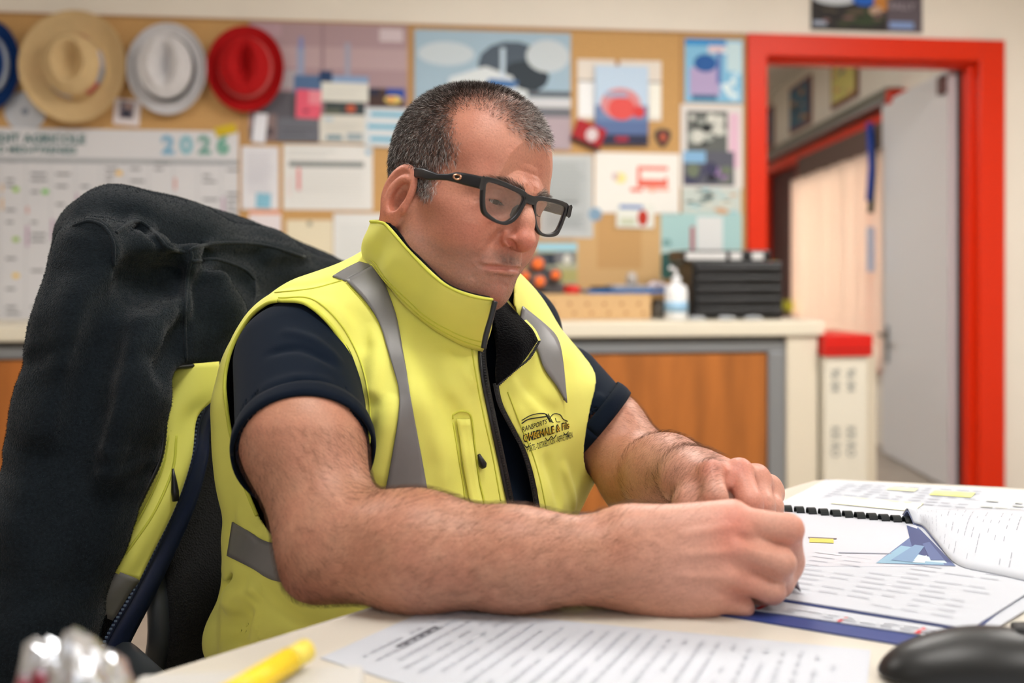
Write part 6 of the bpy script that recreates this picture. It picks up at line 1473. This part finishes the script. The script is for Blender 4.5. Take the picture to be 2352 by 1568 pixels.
for i in range(4, 22):
    for j in range(1, 12):
        if rdq.random() < .45:
            a0, a1 = G[min(i, 24), j], G[min(i, 24), j+1]; b0, b1 = G[min(i+1, 25), j], G[min(i+1, 25), j+1]; w = .07
            q = [a0+(0, 0, .0006), a0*.25+a1*.75+(0, 0, .0006), (a0*.25+a1*.75)*(1-w)+(b0*.25+b1*.75)*w+(0, 0, .0006), a0*(1-w)+b0*w+(0, 0, .0006)]
            b = len(V); V += q; F.append((b, b+1, b+2, b+3) if np.cross(q[1]-q[0], q[2]-q[0])[2] > 0 else (b+3, b+2, b+1, b))
o = mesh('page_print', V, F, mat('print_pale', rgb(140, 144, 154), rough=.6), cp, frame='c'); o['kind'] = 'stuff'
# pen
def build_pen():
    T = np.array(px(1838, 1362, .9175)); T[2] = DZ_+.0065; B = np.array(px(1694, 1148, 1.012)); d = (B-T)/np.linalg.norm(B-T)
    rt = empty('pen', tuple(c2w(T)), 'grey ballpoint pen with a red cap end held in his right hand', 'pen')
    pm = mat('pen_barrel', rgb(96, 88, 100), rough=.3, spec=.5)
    MB().tube([T, T+d*.004, T+d*.012, T+d*.020, T+d*.105], [.0006, .0016, .0042, .0052, .0054], 16).build('barrel', pm, rt, True, 'c')
    MB().tube([T+d*.1052, T+d*.130], [.0057, .0054], 16).build('cap_end', mat('pen_red', rgb(220, 40, 36), rough=.35), rt, True, 'c')
    MB().tube([T-d*.0008, T+d*.003], [.0004, .0009], 8).build('tip', alum, rt, True, 'c')
build_pen()
# mouse
def build_mouse():
    c = np.array([.345, .735, DZ_]); rt = empty('computer_mouse', tuple(c2w(c)), 'black computer mouse at the near right corner of the desk', 'mouse')
    bkm = mat('mouse_black', rgb(10, 12, 13), rough=.42, spec=.45)
    g = Grid(c-np.array([.09, .06, .002]), c+np.array([.09, .06, .06]), .0015)
    g.ell(c+np.array([-.005, 0, .0]), (.070, .036, .034), .01); g.ell(c+np.array([.02, 0, .002]), (.055, .033, .030), .02)
    g.op(lambda x, y, z: -(z-(c[2]+.0025))+0*x+0*y, None, None, .003, 'and')
    V, Q = g.mesh(); V = relax(V, Q, 2); mesh('mouse_shell', V, Q, bkm, rt, True, 'c')
    MB().lathe([(0, 0), (.050, 0), (.052, .003), (0, .003)], c+np.array([0, 0, .0002]), 28, sy=.62).build('skate_base', darkm, rt, True, 'c')
    mb = MB().tube([c+np.array([.030, -.004, .0335]), c+np.array([.030, .004, .0335])], .006, 16); mb.build('scroll_wheel', mat('wheel', rgb(40, 40, 42), rough=.5), rt, True, 'c')
build_mouse()
# small black thing at the right edge (a cable plug)
c = dpt(2362, 1470, DZ_); e = empty('cable_plug', tuple(c2w(c)), 'small black cable plug at the right edge of the desk', 'plug')
MB().box(c+np.array([-.010, -.012, .0005]), c+np.array([.035, .012, .012]), .003).build('plug_body', darkm, e, False, 'c')
MB().tube([c+np.array([.034, 0, .006]), c+np.array([.08, .01, .005]), c+np.array([.15, -.03, .005])], .003, 8).build('cable', darkm, e, True, 'c')
# shiny crumpled packet close to the lens, left
def build_packet():
    c = np.array(px(195, 1530, .56)); c[2] = DZ_; rr = np.random.RandomState(11)
    rt = empty('foil_packet', tuple(c2w(c)), 'crumpled silver packet standing close to the camera, lower left', 'packet')
    bmx = bmesh.new(); bmesh.ops.create_icosphere(bmx, subdivisions=4, radius=1); V = np.array([v.co[:] for v in bmx.verts]); F = [[v.index for v in f.verts] for f in bmx.faces]; bmx.free()
    n = noise3(V, 2.6, 5)+.5*noise3(V, 6, 6); V = V*(.72+.42*n)[:, None]; V[:, 2] = np.maximum(V[:, 2], -.82)
    V = V*np.array([.030, .030, .052])+c+np.array([0, 0, .0432]); V[:, 0] += (V[:, 2]-.74)*-.10
    col = np.where((noise3(V, 26, 9) > .88)[:, None], np.array([rgb(150, 60, 70)]), np.array([rgb(214, 218, 224)]))
    mesh('packet_body', V, F, mat('foil', (1, 1, 1), rough=.22, metal=.85, attr='col'), rt, False, 'c', attrs={'col': col})
build_packet()
# yellow highlighter on a grey pad
c = dpt(640, 1545, DZ_+.02); c = np.array(px(612, 1556, .628)); c[2] = .780
tag(MB().box(c2w(c)-np.array([.085, .05, .0345]), c2w(c)+np.array([.06, .03, -.001]), .004).build('notepad', mat('pad_grey', rgb(196, 194, 190), rough=.5), None), 'pale grey notepad under the yellow marker, bottom edge', 'notepad')
e = empty('highlighter', tuple(c2w(c)), 'yellow highlighter pen lying on the grey notepad', 'marker')
a_ = c2w(c)+np.array([-.022, -.045, .0085]); b_ = c2w(c)+np.array([.012, .015, .0085]); ym = mat('marker_yellow', rgb(240, 206, 40), rough=.4)
MB().tube([a_, b_], .0085, 16).build('marker_body', ym, e, True); MB().tube([b_+(b_-a_)*.01, b_+(b_-a_)*.28], .0078, 16).build('marker_cap', mat('marker_cap', rgb(236, 214, 90), rough=.4), e, True)
# ================================================================== chair and the jacket hung on it
def tps(pts):
    """smooth depth map through (u, v, depth) samples"""
    P = np.array(pts, float); X = P[:, :2]/500.; n = len(X)
    K_ = lambda r2: np.where(r2 > 0, r2*np.log(r2+1e-12), 0)
    A = np.zeros((n+3, n+3)); A[:n, :n] = K_(((X[:, None]-X[None])**2).sum(2))+np.eye(n)*.01; A[:n, n] = 1; A[:n, n+1:] = X; A[n, :n] = 1; A[n+1:, :n] = X.T
    w = np.linalg.solve(A, np.r_[P[:, 2], 0, 0, 0])
    def f(u, v):
        u, v = np.asarray(u)/500., np.asarray(v)/500.; s = w[n]+w[n+1]*u+w[n+2]*v
        for i in range(n): s = s+w[i]*K_((u-X[i, 0])**2+(v-X[i, 1])**2)
        return s
    return f
def build_chair():
    rt = empty('office_chair', tuple(c2w(np.r_[tp(-.05, 0, 0)[:2], 0])), 'black mesh-backed office chair the man sits on', 'chair')
    meshm = mat('chair_mesh', rgb(22, 23, 25), rough=.75, spec=.3, bump=.9, bscale=520, bdist=.002, voronoi=True)
    plas = mat('chair_plastic', rgb(52, 56, 60), rough=.45)
    def bp(s, z): return tp(-.262-.05*(1-(s/.26)**2)-.10*max(0, z-.62)+.035*math.exp(-((z-.62)/.07)**2), s*(1-.25*max(0, (z-.8)/.25)**2), z)
    G = [[bp(s, z) for s in np.linspace(-.262, .262, 23)] for z in np.linspace(.43, .985, 24)]
    sheet('backrest', G, .022, meshm, rt)
    edge = [bp(-.265, z) for z in np.linspace(.43, .985, 14)]+[bp(s, .99) for s in np.linspace(-.22, .22, 9)]+[bp(.265, z) for z in np.linspace(.985, .43, 14)]+[bp(s, .425) for s in np.linspace(.22, -.22, 9)]
    MB().tube(spline(edge, 120, True), .014, 10, cap=False).build('back_frame', plas, rt, True, 'c')
    m = Grid(tp(0, 0, .36)-np.array([.42, .42, 0]), tp(0, 0, .52)+np.array([.42, .42, 0]), .008)
    m.ell(tp(.0, 0, .445), (.27, .27, .055), 0, R=TR); V, Q = m.mesh(); mesh('seat', V, Q, meshm, rt, True, 'c')
    MB().tube([tp(-.05, 0, .10), tp(-.05, 0, .40)], .028, 16).build('gas_column', plas, rt, True, 'c')
    MB().tube([tp(-.05, 0, .395), tp(-.20, 0, .39), tp(-.315, 0, .45), tp(-.325, 0, .62)], [.03, .03, .026, .02], 12).build('back_support', plas, rt, True, 'c')
    for k in range(5):
        a = k*2*PI/5+.3; d = np.array([math.cos(a), math.sin(a), 0]); c0 = tp(-.05, 0, .11)
        lg = MB().tube([c0, c0+d*.27-np.array([0, 0, .035])], [.028, .018], 10).build('leg', plas, rt, True, 'c')
        q = c0+d*.275; MB().lathe([(0, -.022), (.026, -.022), (.028, -.018), (.028, .018), (.026, .022), (0, .022)], (q[0], q[1], .029), 18, axis=1).build('caster', darkm, lg, True, 'c')
    for s in (-1, 1):
        arm = MB().tube([tp(-.10, s*.25, .43), tp(-.12, s*.305, .47), tp(-.14, s*.315, .53), tp(-.15, s*.312, .575)], [.016, .016, .014, .014], 10).build('armrest', plas, rt, True, 'c')
        MB().tube([tp(-.26, s*.312, .590), tp(-.20, s*.315, .596), tp(-.10, s*.315, .596), tp(-.05, s*.312, .590)], [.012, .018, .018, .012], 12).build('arm_pad', plas, arm, True, 'c')
def build_jacket():
    fle = mat('charcoal_fleece', rgb(26, 32, 37), rough=1., spec=.02, sheen=.12, noise=.3, nscale=300, bump=.6, bscale=480, bdist=.002, detail=3)
    yel, yel2, refl, zipm = MATS['hi_vis_yellow'], MATS['hi_vis_edge'], MATS['reflective_tape'], MATS['zip_black']
    navyn = mat('navy_nylon', rgb(22, 34, 66), rough=.45, spec=.4, bump=.3, bscale=90, bdist=.002)
    D = tps([(240, 470, 1.25), (430, 520, 1.33), (600, 600, 1.44), (790, 680, 1.57), (150, 560, 1.17), (300, 640, 1.18), (420, 660, 1.215), (560, 720, 1.29), (700, 740, 1.42), (480, 830, 1.22), (300, 850, 1.14), (380, 900, 1.165), (150, 900, 1.125), (60, 1000, 1.12),
             (310, 1120, 1.135), (200, 1350, 1.11), (60, 1500, 1.08), (0, 1300, 1.09), (100, 1650, 1.07)])
    g = Grid((-.78, .93, .52), (-.06, 1.68, 1.18), .0038)
    poly = spline([(150, 560), (178, 512), (240, 436), (330, 440), (430, 465), (560, 502), (680, 552), (800, 612), (800, 700), (660, 770), (570, 815), (500, 836), (440, 836), (384, 852), (369, 900), (377, 960), (366, 1050), (330, 1130), (265, 1260), (190, 1390), (125, 1500), (50, 1680), (-110, 1680), (-40, 1400), (5, 1180), (60, 890), (98, 740), (130, 610)], 110, True)
    X, Y, Z = g.xyz(g.box(None, None)); u, v = grid_uv(g)
    b = (u > -160) & (u < 860) & (v > 380) & (v < 1700)
    dd = np.full(g.f.shape, 10., np.float32); pd = polysdf(u[b], v[b], poly)*(Y+0*X+0*Z)[b]/FPX; zd = np.abs((Y+0*X+0*Z)[b]-D(u[b], v[b])-.018)-.030
    dd[b] = smax(pd.astype(np.float32), zd.astype(np.float32), .012); g.f = np.minimum(g.f, dd)
    g.chain([P_(222, 545, 1.235), P_(300, 545, 1.265), P_(420, 568, 1.325), P_(600, 616, 1.44), P_(790, 700, 1.58)], [.046, .052, .052, .050, .046], .04)
    g.chain([P_(222, 590, 1.165), P_(210, 760, 1.145), P_(186, 960, 1.13), P_(135, 1200, 1.11), P_(80, 1450, 1.09), P_(60, 1640, 1.08)], [.046, .056, .063, .064, .060, .056], .03)
    g.chain([P_(500, 650, 1.25), P_(510, 720, 1.245), P_(480, 790, 1.225)], [.018, .026, .018], .02)
    g.chain([P_(320, 720, 1.165), P_(290, 900, 1.130), P_(235, 1060, 1.11)], [.026, .034, .026], .04)
    g.chain([P_(560, 660, 1.36), P_(680, 640, 1.47), P_(780, 630, 1.55)], [.02, .025, .02], .03)
    g.chain([P_(255, 588, 1.15), P_(330, 592, 1.185), P_(430, 598, 1.23)], [.020, .026, .018], .02)
    g.chain([P_(285, 648, 1.10), P_(340, 650, 1.135), P_(400, 640, 1.17), P_(440, 625, 1.20)], [.010, .024, .022, .008], .025, 'sub')
    g.chain([P_(262, 700, 1.085), P_(245, 800, 1.075), P_(215, 930, 1.065), P_(190, 1060, 1.06)], [.006, .012, .010, .004], .025, 'sub')
    g.chain([P_(408, 690, 1.155), P_(404, 780, 1.15), P_(380, 850, 1.13)], [.006, .012, .005], .02, 'sub')
    C = Caster(*g.mesh()); L = lambda pts: cast_line(C, pts, 0, 1.2)
    for pts, r, a in (([(262, 628), (320, 642), (380, 640), (440, 622)], .024, -.030), ([(300, 660), (260, 720), (225, 800), (190, 930), (160, 1100), (140, 1300)], .018, -.022), ([(262, 640), (245, 740), (215, 880), (180, 1040), (150, 1200), (130, 1400)], .020, -.024),
                      ([(168, 518), (205, 508), (240, 522), (260, 560), (262, 612)], .006, .014), ([(266, 535), (310, 508), (345, 524), (385, 568), (424, 580)], .006, .013), ([(280, 545), (315, 520), (345, 540), (380, 582)], .004, -.007),
                      ([(432, 610), (442, 572), (500, 558), (600, 562), (700, 590)], .007, .014), ([(428, 840), (424, 740), (430, 640), (440, 590)], .007, .016), ([(448, 840), (446, 740), (450, 640)], .006, -.008), ([(586, 646), (584, 690), (560, 770)], .007, .009),
                      ([(440, 640), (500, 600), (560, 620), (588, 645)], .008, .010), ([(600, 690), (660, 660), (740, 640), (800, 610)], .012, -.014), ([(600, 640), (680, 605), (760, 600)], .012, -.008), ([(600, 600), (640, 575), (720, 590)], .010, .008),
                      ([(420, 700), (400, 800), (350, 870)], .014, -.012), ([(330, 700), (300, 800), (270, 950), (220, 1150)], .016, .010), ([(400, 660), (380, 740), (340, 820)], .014, .010),
                      ([(180, 1020), (240, 1035), (300, 1030)], .006, .004), ([(170, 1050), (240, 1062), (320, 1050)], .005, -.004), ([(190, 1085), (260, 1090), (330, 1070)], .005, .003),
                      ([(90, 1000), (120, 1120), (100, 1300)], .02, -.012), ([(260, 1100), (200, 1250), (150, 1420)], .016, -.012), ([(180, 620), (160, 760), (130, 900)], .02, .008)):
        g.crease(L(pts), r, a)
    g.op(lambda x, y, z: .0011*np.sin(61*x+8*np.sin(23*z))*np.sin(33*z+19*y), None, None, 0, 'disp')
    V, Q = g.mesh(); V = relax(V, Q, 1, .5)
    rt = empty('jacket', tuple(c2w(np.array([-.42, 1.2, .6]))), 'charcoal fleece-lined yellow work jacket draped over the chair back', 'jacket')
    mesh('fleece_lining', V, Q, fle, rt, True, 'c')
    C = Caster(V, Q)
    for ln in ([(168, 518), (205, 508), (240, 522), (260, 560), (262, 612)], [(266, 535), (310, 508), (345, 524), (385, 568), (424, 580)], [(428, 840), (424, 740), (430, 640), (440, 590), (442, 572), (500, 558), (600, 562), (700, 590)], [(586, 646), (584, 690), (560, 770)], [(440, 600), (500, 596), (560, 618), (588, 645)], [(600, 690), (660, 650), (740, 630), (792, 612)]):
        MB().tube(cast_line(C, spline(ln, 70), -.0006), .0025, 8).build('seam', fle, rt, True, 'c')
    rnd = np.random.RandomState(17); Cn = V[Q].mean(1); nn = np.cross(V[Q[:, 2]]-V[Q[:, 0]], V[Q[:, 3]]-V[Q[:, 1]]); nn /= np.linalg.norm(nn, axis=1)[:, None]+1e-12
    vw = Cn-np.array([0, 0, CAMH]); vw /= np.linalg.norm(vw, axis=1)[:, None]; w = ((nn*vw).sum(1) < .25)*(uv_of(Cn)[1] < 1620)*(uv_of(Cn)[0] > -60)
    P, Nn, i_ = sample_faces(V, Q, w, 120000, rnd); D_ = Nn*.6+rnd.normal(size=P.shape)*.55; D_ /= np.linalg.norm(D_, axis=1)[:, None]
    Cc = np.array(rgb(34, 42, 48))*(.45+1.3*rnd.rand(len(P), 1)**2)
    strands('fleece_pile', P, Nn, D_, .0019*rnd.uniform(.6, 1.3, len(P)), .00016*np.ones(len(P)), Cc, mat('fleece_fibre', (1, 1, 1), rough=.9, spec=.1, attr='col'), rt, rnd)
    # fleece edge with the zip teeth
    zl = [(498, 838), (440, 840), (386, 852), (371, 898), (378, 960), (368, 1050), (332, 1130), (267, 1260), (192, 1390), (128, 1500)]
    def teeth3(P, nm, par, m_=mat('zip_dark', rgb(52, 58, 62), rough=.3), w=.0028, gap=.0048):
        L_ = np.r_[0, np.cumsum(np.linalg.norm(np.diff(P, axis=0), axis=1))]; mb = MB()
        for t in np.arange(0, L_[-1], gap):
            p = np.array([np.interp(t, L_, P[:, a]) for a in range(3)]); mb.box(p-w*np.array([.5, .5, .36]), p+w*np.array([.5, .5, .36]))
        o = mb.build(nm, m_, par, False, 'c'); o['kind'] = 'stuff'; return o
    Dz = lambda pts, off=0: np.array([P_(a, b_, float(D(a, b_))+off) for a, b_ in pts])
    zp = Dz(spline(zl, 120), -.004); o = MB().tube(zp, .0032, 8).build('zip_tape', zipm, rt, True, 'c'); teeth3(Dz([(p[0]+4, p[1]+1) for p in spline(zl, 160)], -.004), 'zip_teeth', o)
    # yellow outer front seen past the edge, tape band, dark hem
    def panel(nm, left, right, off0, off1, m_, n=34, m=12, th=.004, par=None, wav=.006):
        A, B = spline(left, n), spline(right, n); G = []
        for i, (a, b_) in enumerate(zip(A, B)):
            row = []
            for t in np.linspace(0, 1, m):
                q = a*(1-t)+b_*t; row.append(P_(q[0], q[1], float(D(*(a*.7+b_*.3)))+off0+(off1-off0)*t-wav*math.sin(PI*t)+.002*math.sin(t*7+i*.25)))
            G.append(row)
        return sheet(nm, np.array(G)[:, ::-1], th, m_, par or rt)
    yp = panel('outer_front', [(372, 842), (366, 900), (370, 960), (360, 1050), (325, 1130), (258, 1260), (232, 1304)], [(500, 830), (502, 900), (452, 956), (436, 1050), (398, 1160), (345, 1270), (318, 1330)], .012, .030, yel)
    panel('reflective_tape', [(236, 1298), (214, 1340), (186, 1392)], [(318, 1328), (290, 1366), (256, 1422)], .010, .029, refl, 10, 8)
    panel('dark_hem', [(190, 1384), (150, 1450), (100, 1540), (80, 1600)], [(262, 1416), (240, 1470), (215, 1540), (200, 1600)], .011, .034, MATS['black_fleece'], 10, 8)
    zb = [(502, 890), (458, 960), (444, 1040), (408, 1150), (352, 1270), (300, 1370), (248, 1460), (205, 1560)]
    nl = [(512, 900), (476, 980), (470, 1060), (442, 1160), (392, 1270), (345, 1370), (296, 1470), (262, 1560)]
    nv = panel('navy_flap', [(p[0]-6, p[1]) for p in zb], nl, .026, .046, navyn, 40, 6, .005, wav=.004)
    P = Dz(spline(zb, 200), .022); o = MB().tube(P, .0035, 8).build('zip_tape', navyn, rt, True, 'c'); teeth3(P+np.array([0, -.004, 0]), 'zip_teeth', o, mat('zip_blue', rgb(112, 130, 158), rough=.35))
    pp = spline([(392, 990), (420, 980), (428, 990), (410, 1080), (372, 1180), (300, 1285), (270, 1295), (268, 1275), (330, 1170), (375, 1070)], 60, True)
    MB().tube(Dz(pp, .008), .0011, 6).build('pocket_stitching', yel2, yp, True, 'c')
    MB().tube(Dz(spline([(405, 1000), (396, 1080), (352, 1180), (288, 1272)], 30), .007), .0016, 6).build('pocket_welt', yel2, yp, True, 'c')
    MB().tube(Dz([(397, 1076), (400, 1104), (402, 1128), (404, 1150)], .002), [.0012, .0030, .0044, .0040], 10).build('zip_puller', zipm, yp, True, 'c')
build_jacket_later = True
import traceback
person = empty('person', tuple(c2w(tp(0, 0, .5))), 'man in a yellow hi-vis vest writing at the desk, head bowed', 'person')
def skin_mat():
    return mat('skin', (1, 1, 1), rough=.46, spec=.45, attr='col', noise=.10, nscale=420, detail=2, bump=.45, bscale=520, bdist=.0008, sss=.06)
g = build_head_field(.0013); V, Q = g.mesh(); V = relax(V, Q, 1, .4); HEADC = Caster(h2c(V), Q)
hV, hQ, hC = h2c(V), Q, skin_colour(V)
build_hair(V, Q, person); build_brows(V, Q, person); build_stubble(V, Q, person); build_eyes(person)
g = right_arm(); rV, rQ = g.mesh(); rV = relax(rV, rQ, 1, .4)
g = left_arm(); lV, lQ = g.mesh(); lV = relax(lV, lQ, 1, .4)
tf = torso_field((-.42, .95, .45), (.24, 1.50, 1.06), .010, -.022); tV, tQ = tf.mesh()
allV = np.concatenate([hV, rV, lV, tV]); n1, n2, n3 = len(hV), len(hV)+len(rV), len(hV)+len(rV)+len(lV)
allQ = np.concatenate([hQ, rQ+n1, lQ+n2, tQ+n3]); allC = np.concatenate([hC, arm_colour(rV, [(P_(1690, 1195, .86), .02, .55), (P_(1675, 1250, .85), .016, .35), (P_(1826, 1225, .88), .014, .5), (P_(1700, 1340, .86), .02, .3), (P_(705, 1335, .92), .03, .6)]), arm_colour(lV, [(P_(1634, 1080, .98), .018, .5), (P_(1700, 1078, .99), .018, .5), (P_(1742, 1100, 1.02), .02, .4), (P_(1730, 1150, .97), .018, .4)]), arm_colour(tV)])
body = mesh('body', allV, allQ, skin_mat(), person, True, 'c', attrs={'col': allC})
arm_hair(rV, rQ, [SH_R, P_(698, 1040, .975), EL_R, P_(1180, 1284, .889), P_(1450, 1284, .884), P_(1640, 1280, .88)], 30000, person, lambda c: (uv_of(c)[1] > 975)*np.interp(uv_of(c)[0], [500, 1300, 1480, 1640], [1, 1, .45, .0]))
arm_hair(lV, lQ, [SH_L, EL_L, P_(1530, 1090, 1.13), P_(1588, 1092, 1.04), P_(1700, 1080, 1.0)], 16000, person, lambda c: np.interp(uv_of(c)[0], [1420, 1500, 1640, 1660], [.15, 1, 1, 0])*(c[:, 2] > .76))
build_clothes(person, None)
build_glasses(None)
build_chair(); build_jacket()
# trousers: thighs on the seat, shins and shoes under the desk
g = Grid((-.45, .55, .0), (.45, 1.5, .62), .009)
for s in (-1, 1):
    g.cap(tp(-.10, s*.09, .53), tp(.32, s*.13, .53), .088, .075, .03); g.cap(tp(.33, s*.13, .52), tp(.36, s*.14, .12), .070, .050, .03)
tb = Grid(tuple(np.minimum(tp(-.3,-.4,0), tp(.6,.4,0))-np.array([.1,.1,0])), tuple(np.maximum(tp(-.3,-.4,.62), tp(.6,.4,.62))+np.array([.1,.1,0])), .009)
for s in (-1, 1):
    tb.cap(tp(-.10, s*.09, .565), tp(.20, s*.12, .565), .085, .078, .03); tb.cap(tp(.20, s*.12, .565), tp(.30, s*.14, .50), .078, .070, .03); tb.cap(tp(.30, s*.14, .50), tp(.30, s*.15, .12), .068, .050, .03)
V, Q = tb.mesh(); o = mesh('trousers', V, Q, mat('trouser_navy', rgb(30, 34, 46), rough=.85), person, True, 'c')
for s in (-1, 1):
    sg = Grid(tuple(tp(.34, s*.15, 0)-np.array([.2, .2, 0])), tuple(tp(.34, s*.15, .14)+np.array([.2, .2, 0])), .006)
    sg.ell(tp(.36, s*.15, .035), (.135, .045, .045), .02, R=TR); sg.ell(tp(.30, s*.15, .07), (.06, .042, .06), .03, R=TR)
    sg.op(lambda x, y, z: -(z-.004)+0*x+0*y, None, None, .0, 'and')
    V, Q = sg.mesh(); mesh('shoe', V, Q, darkm, person, True, 'c')
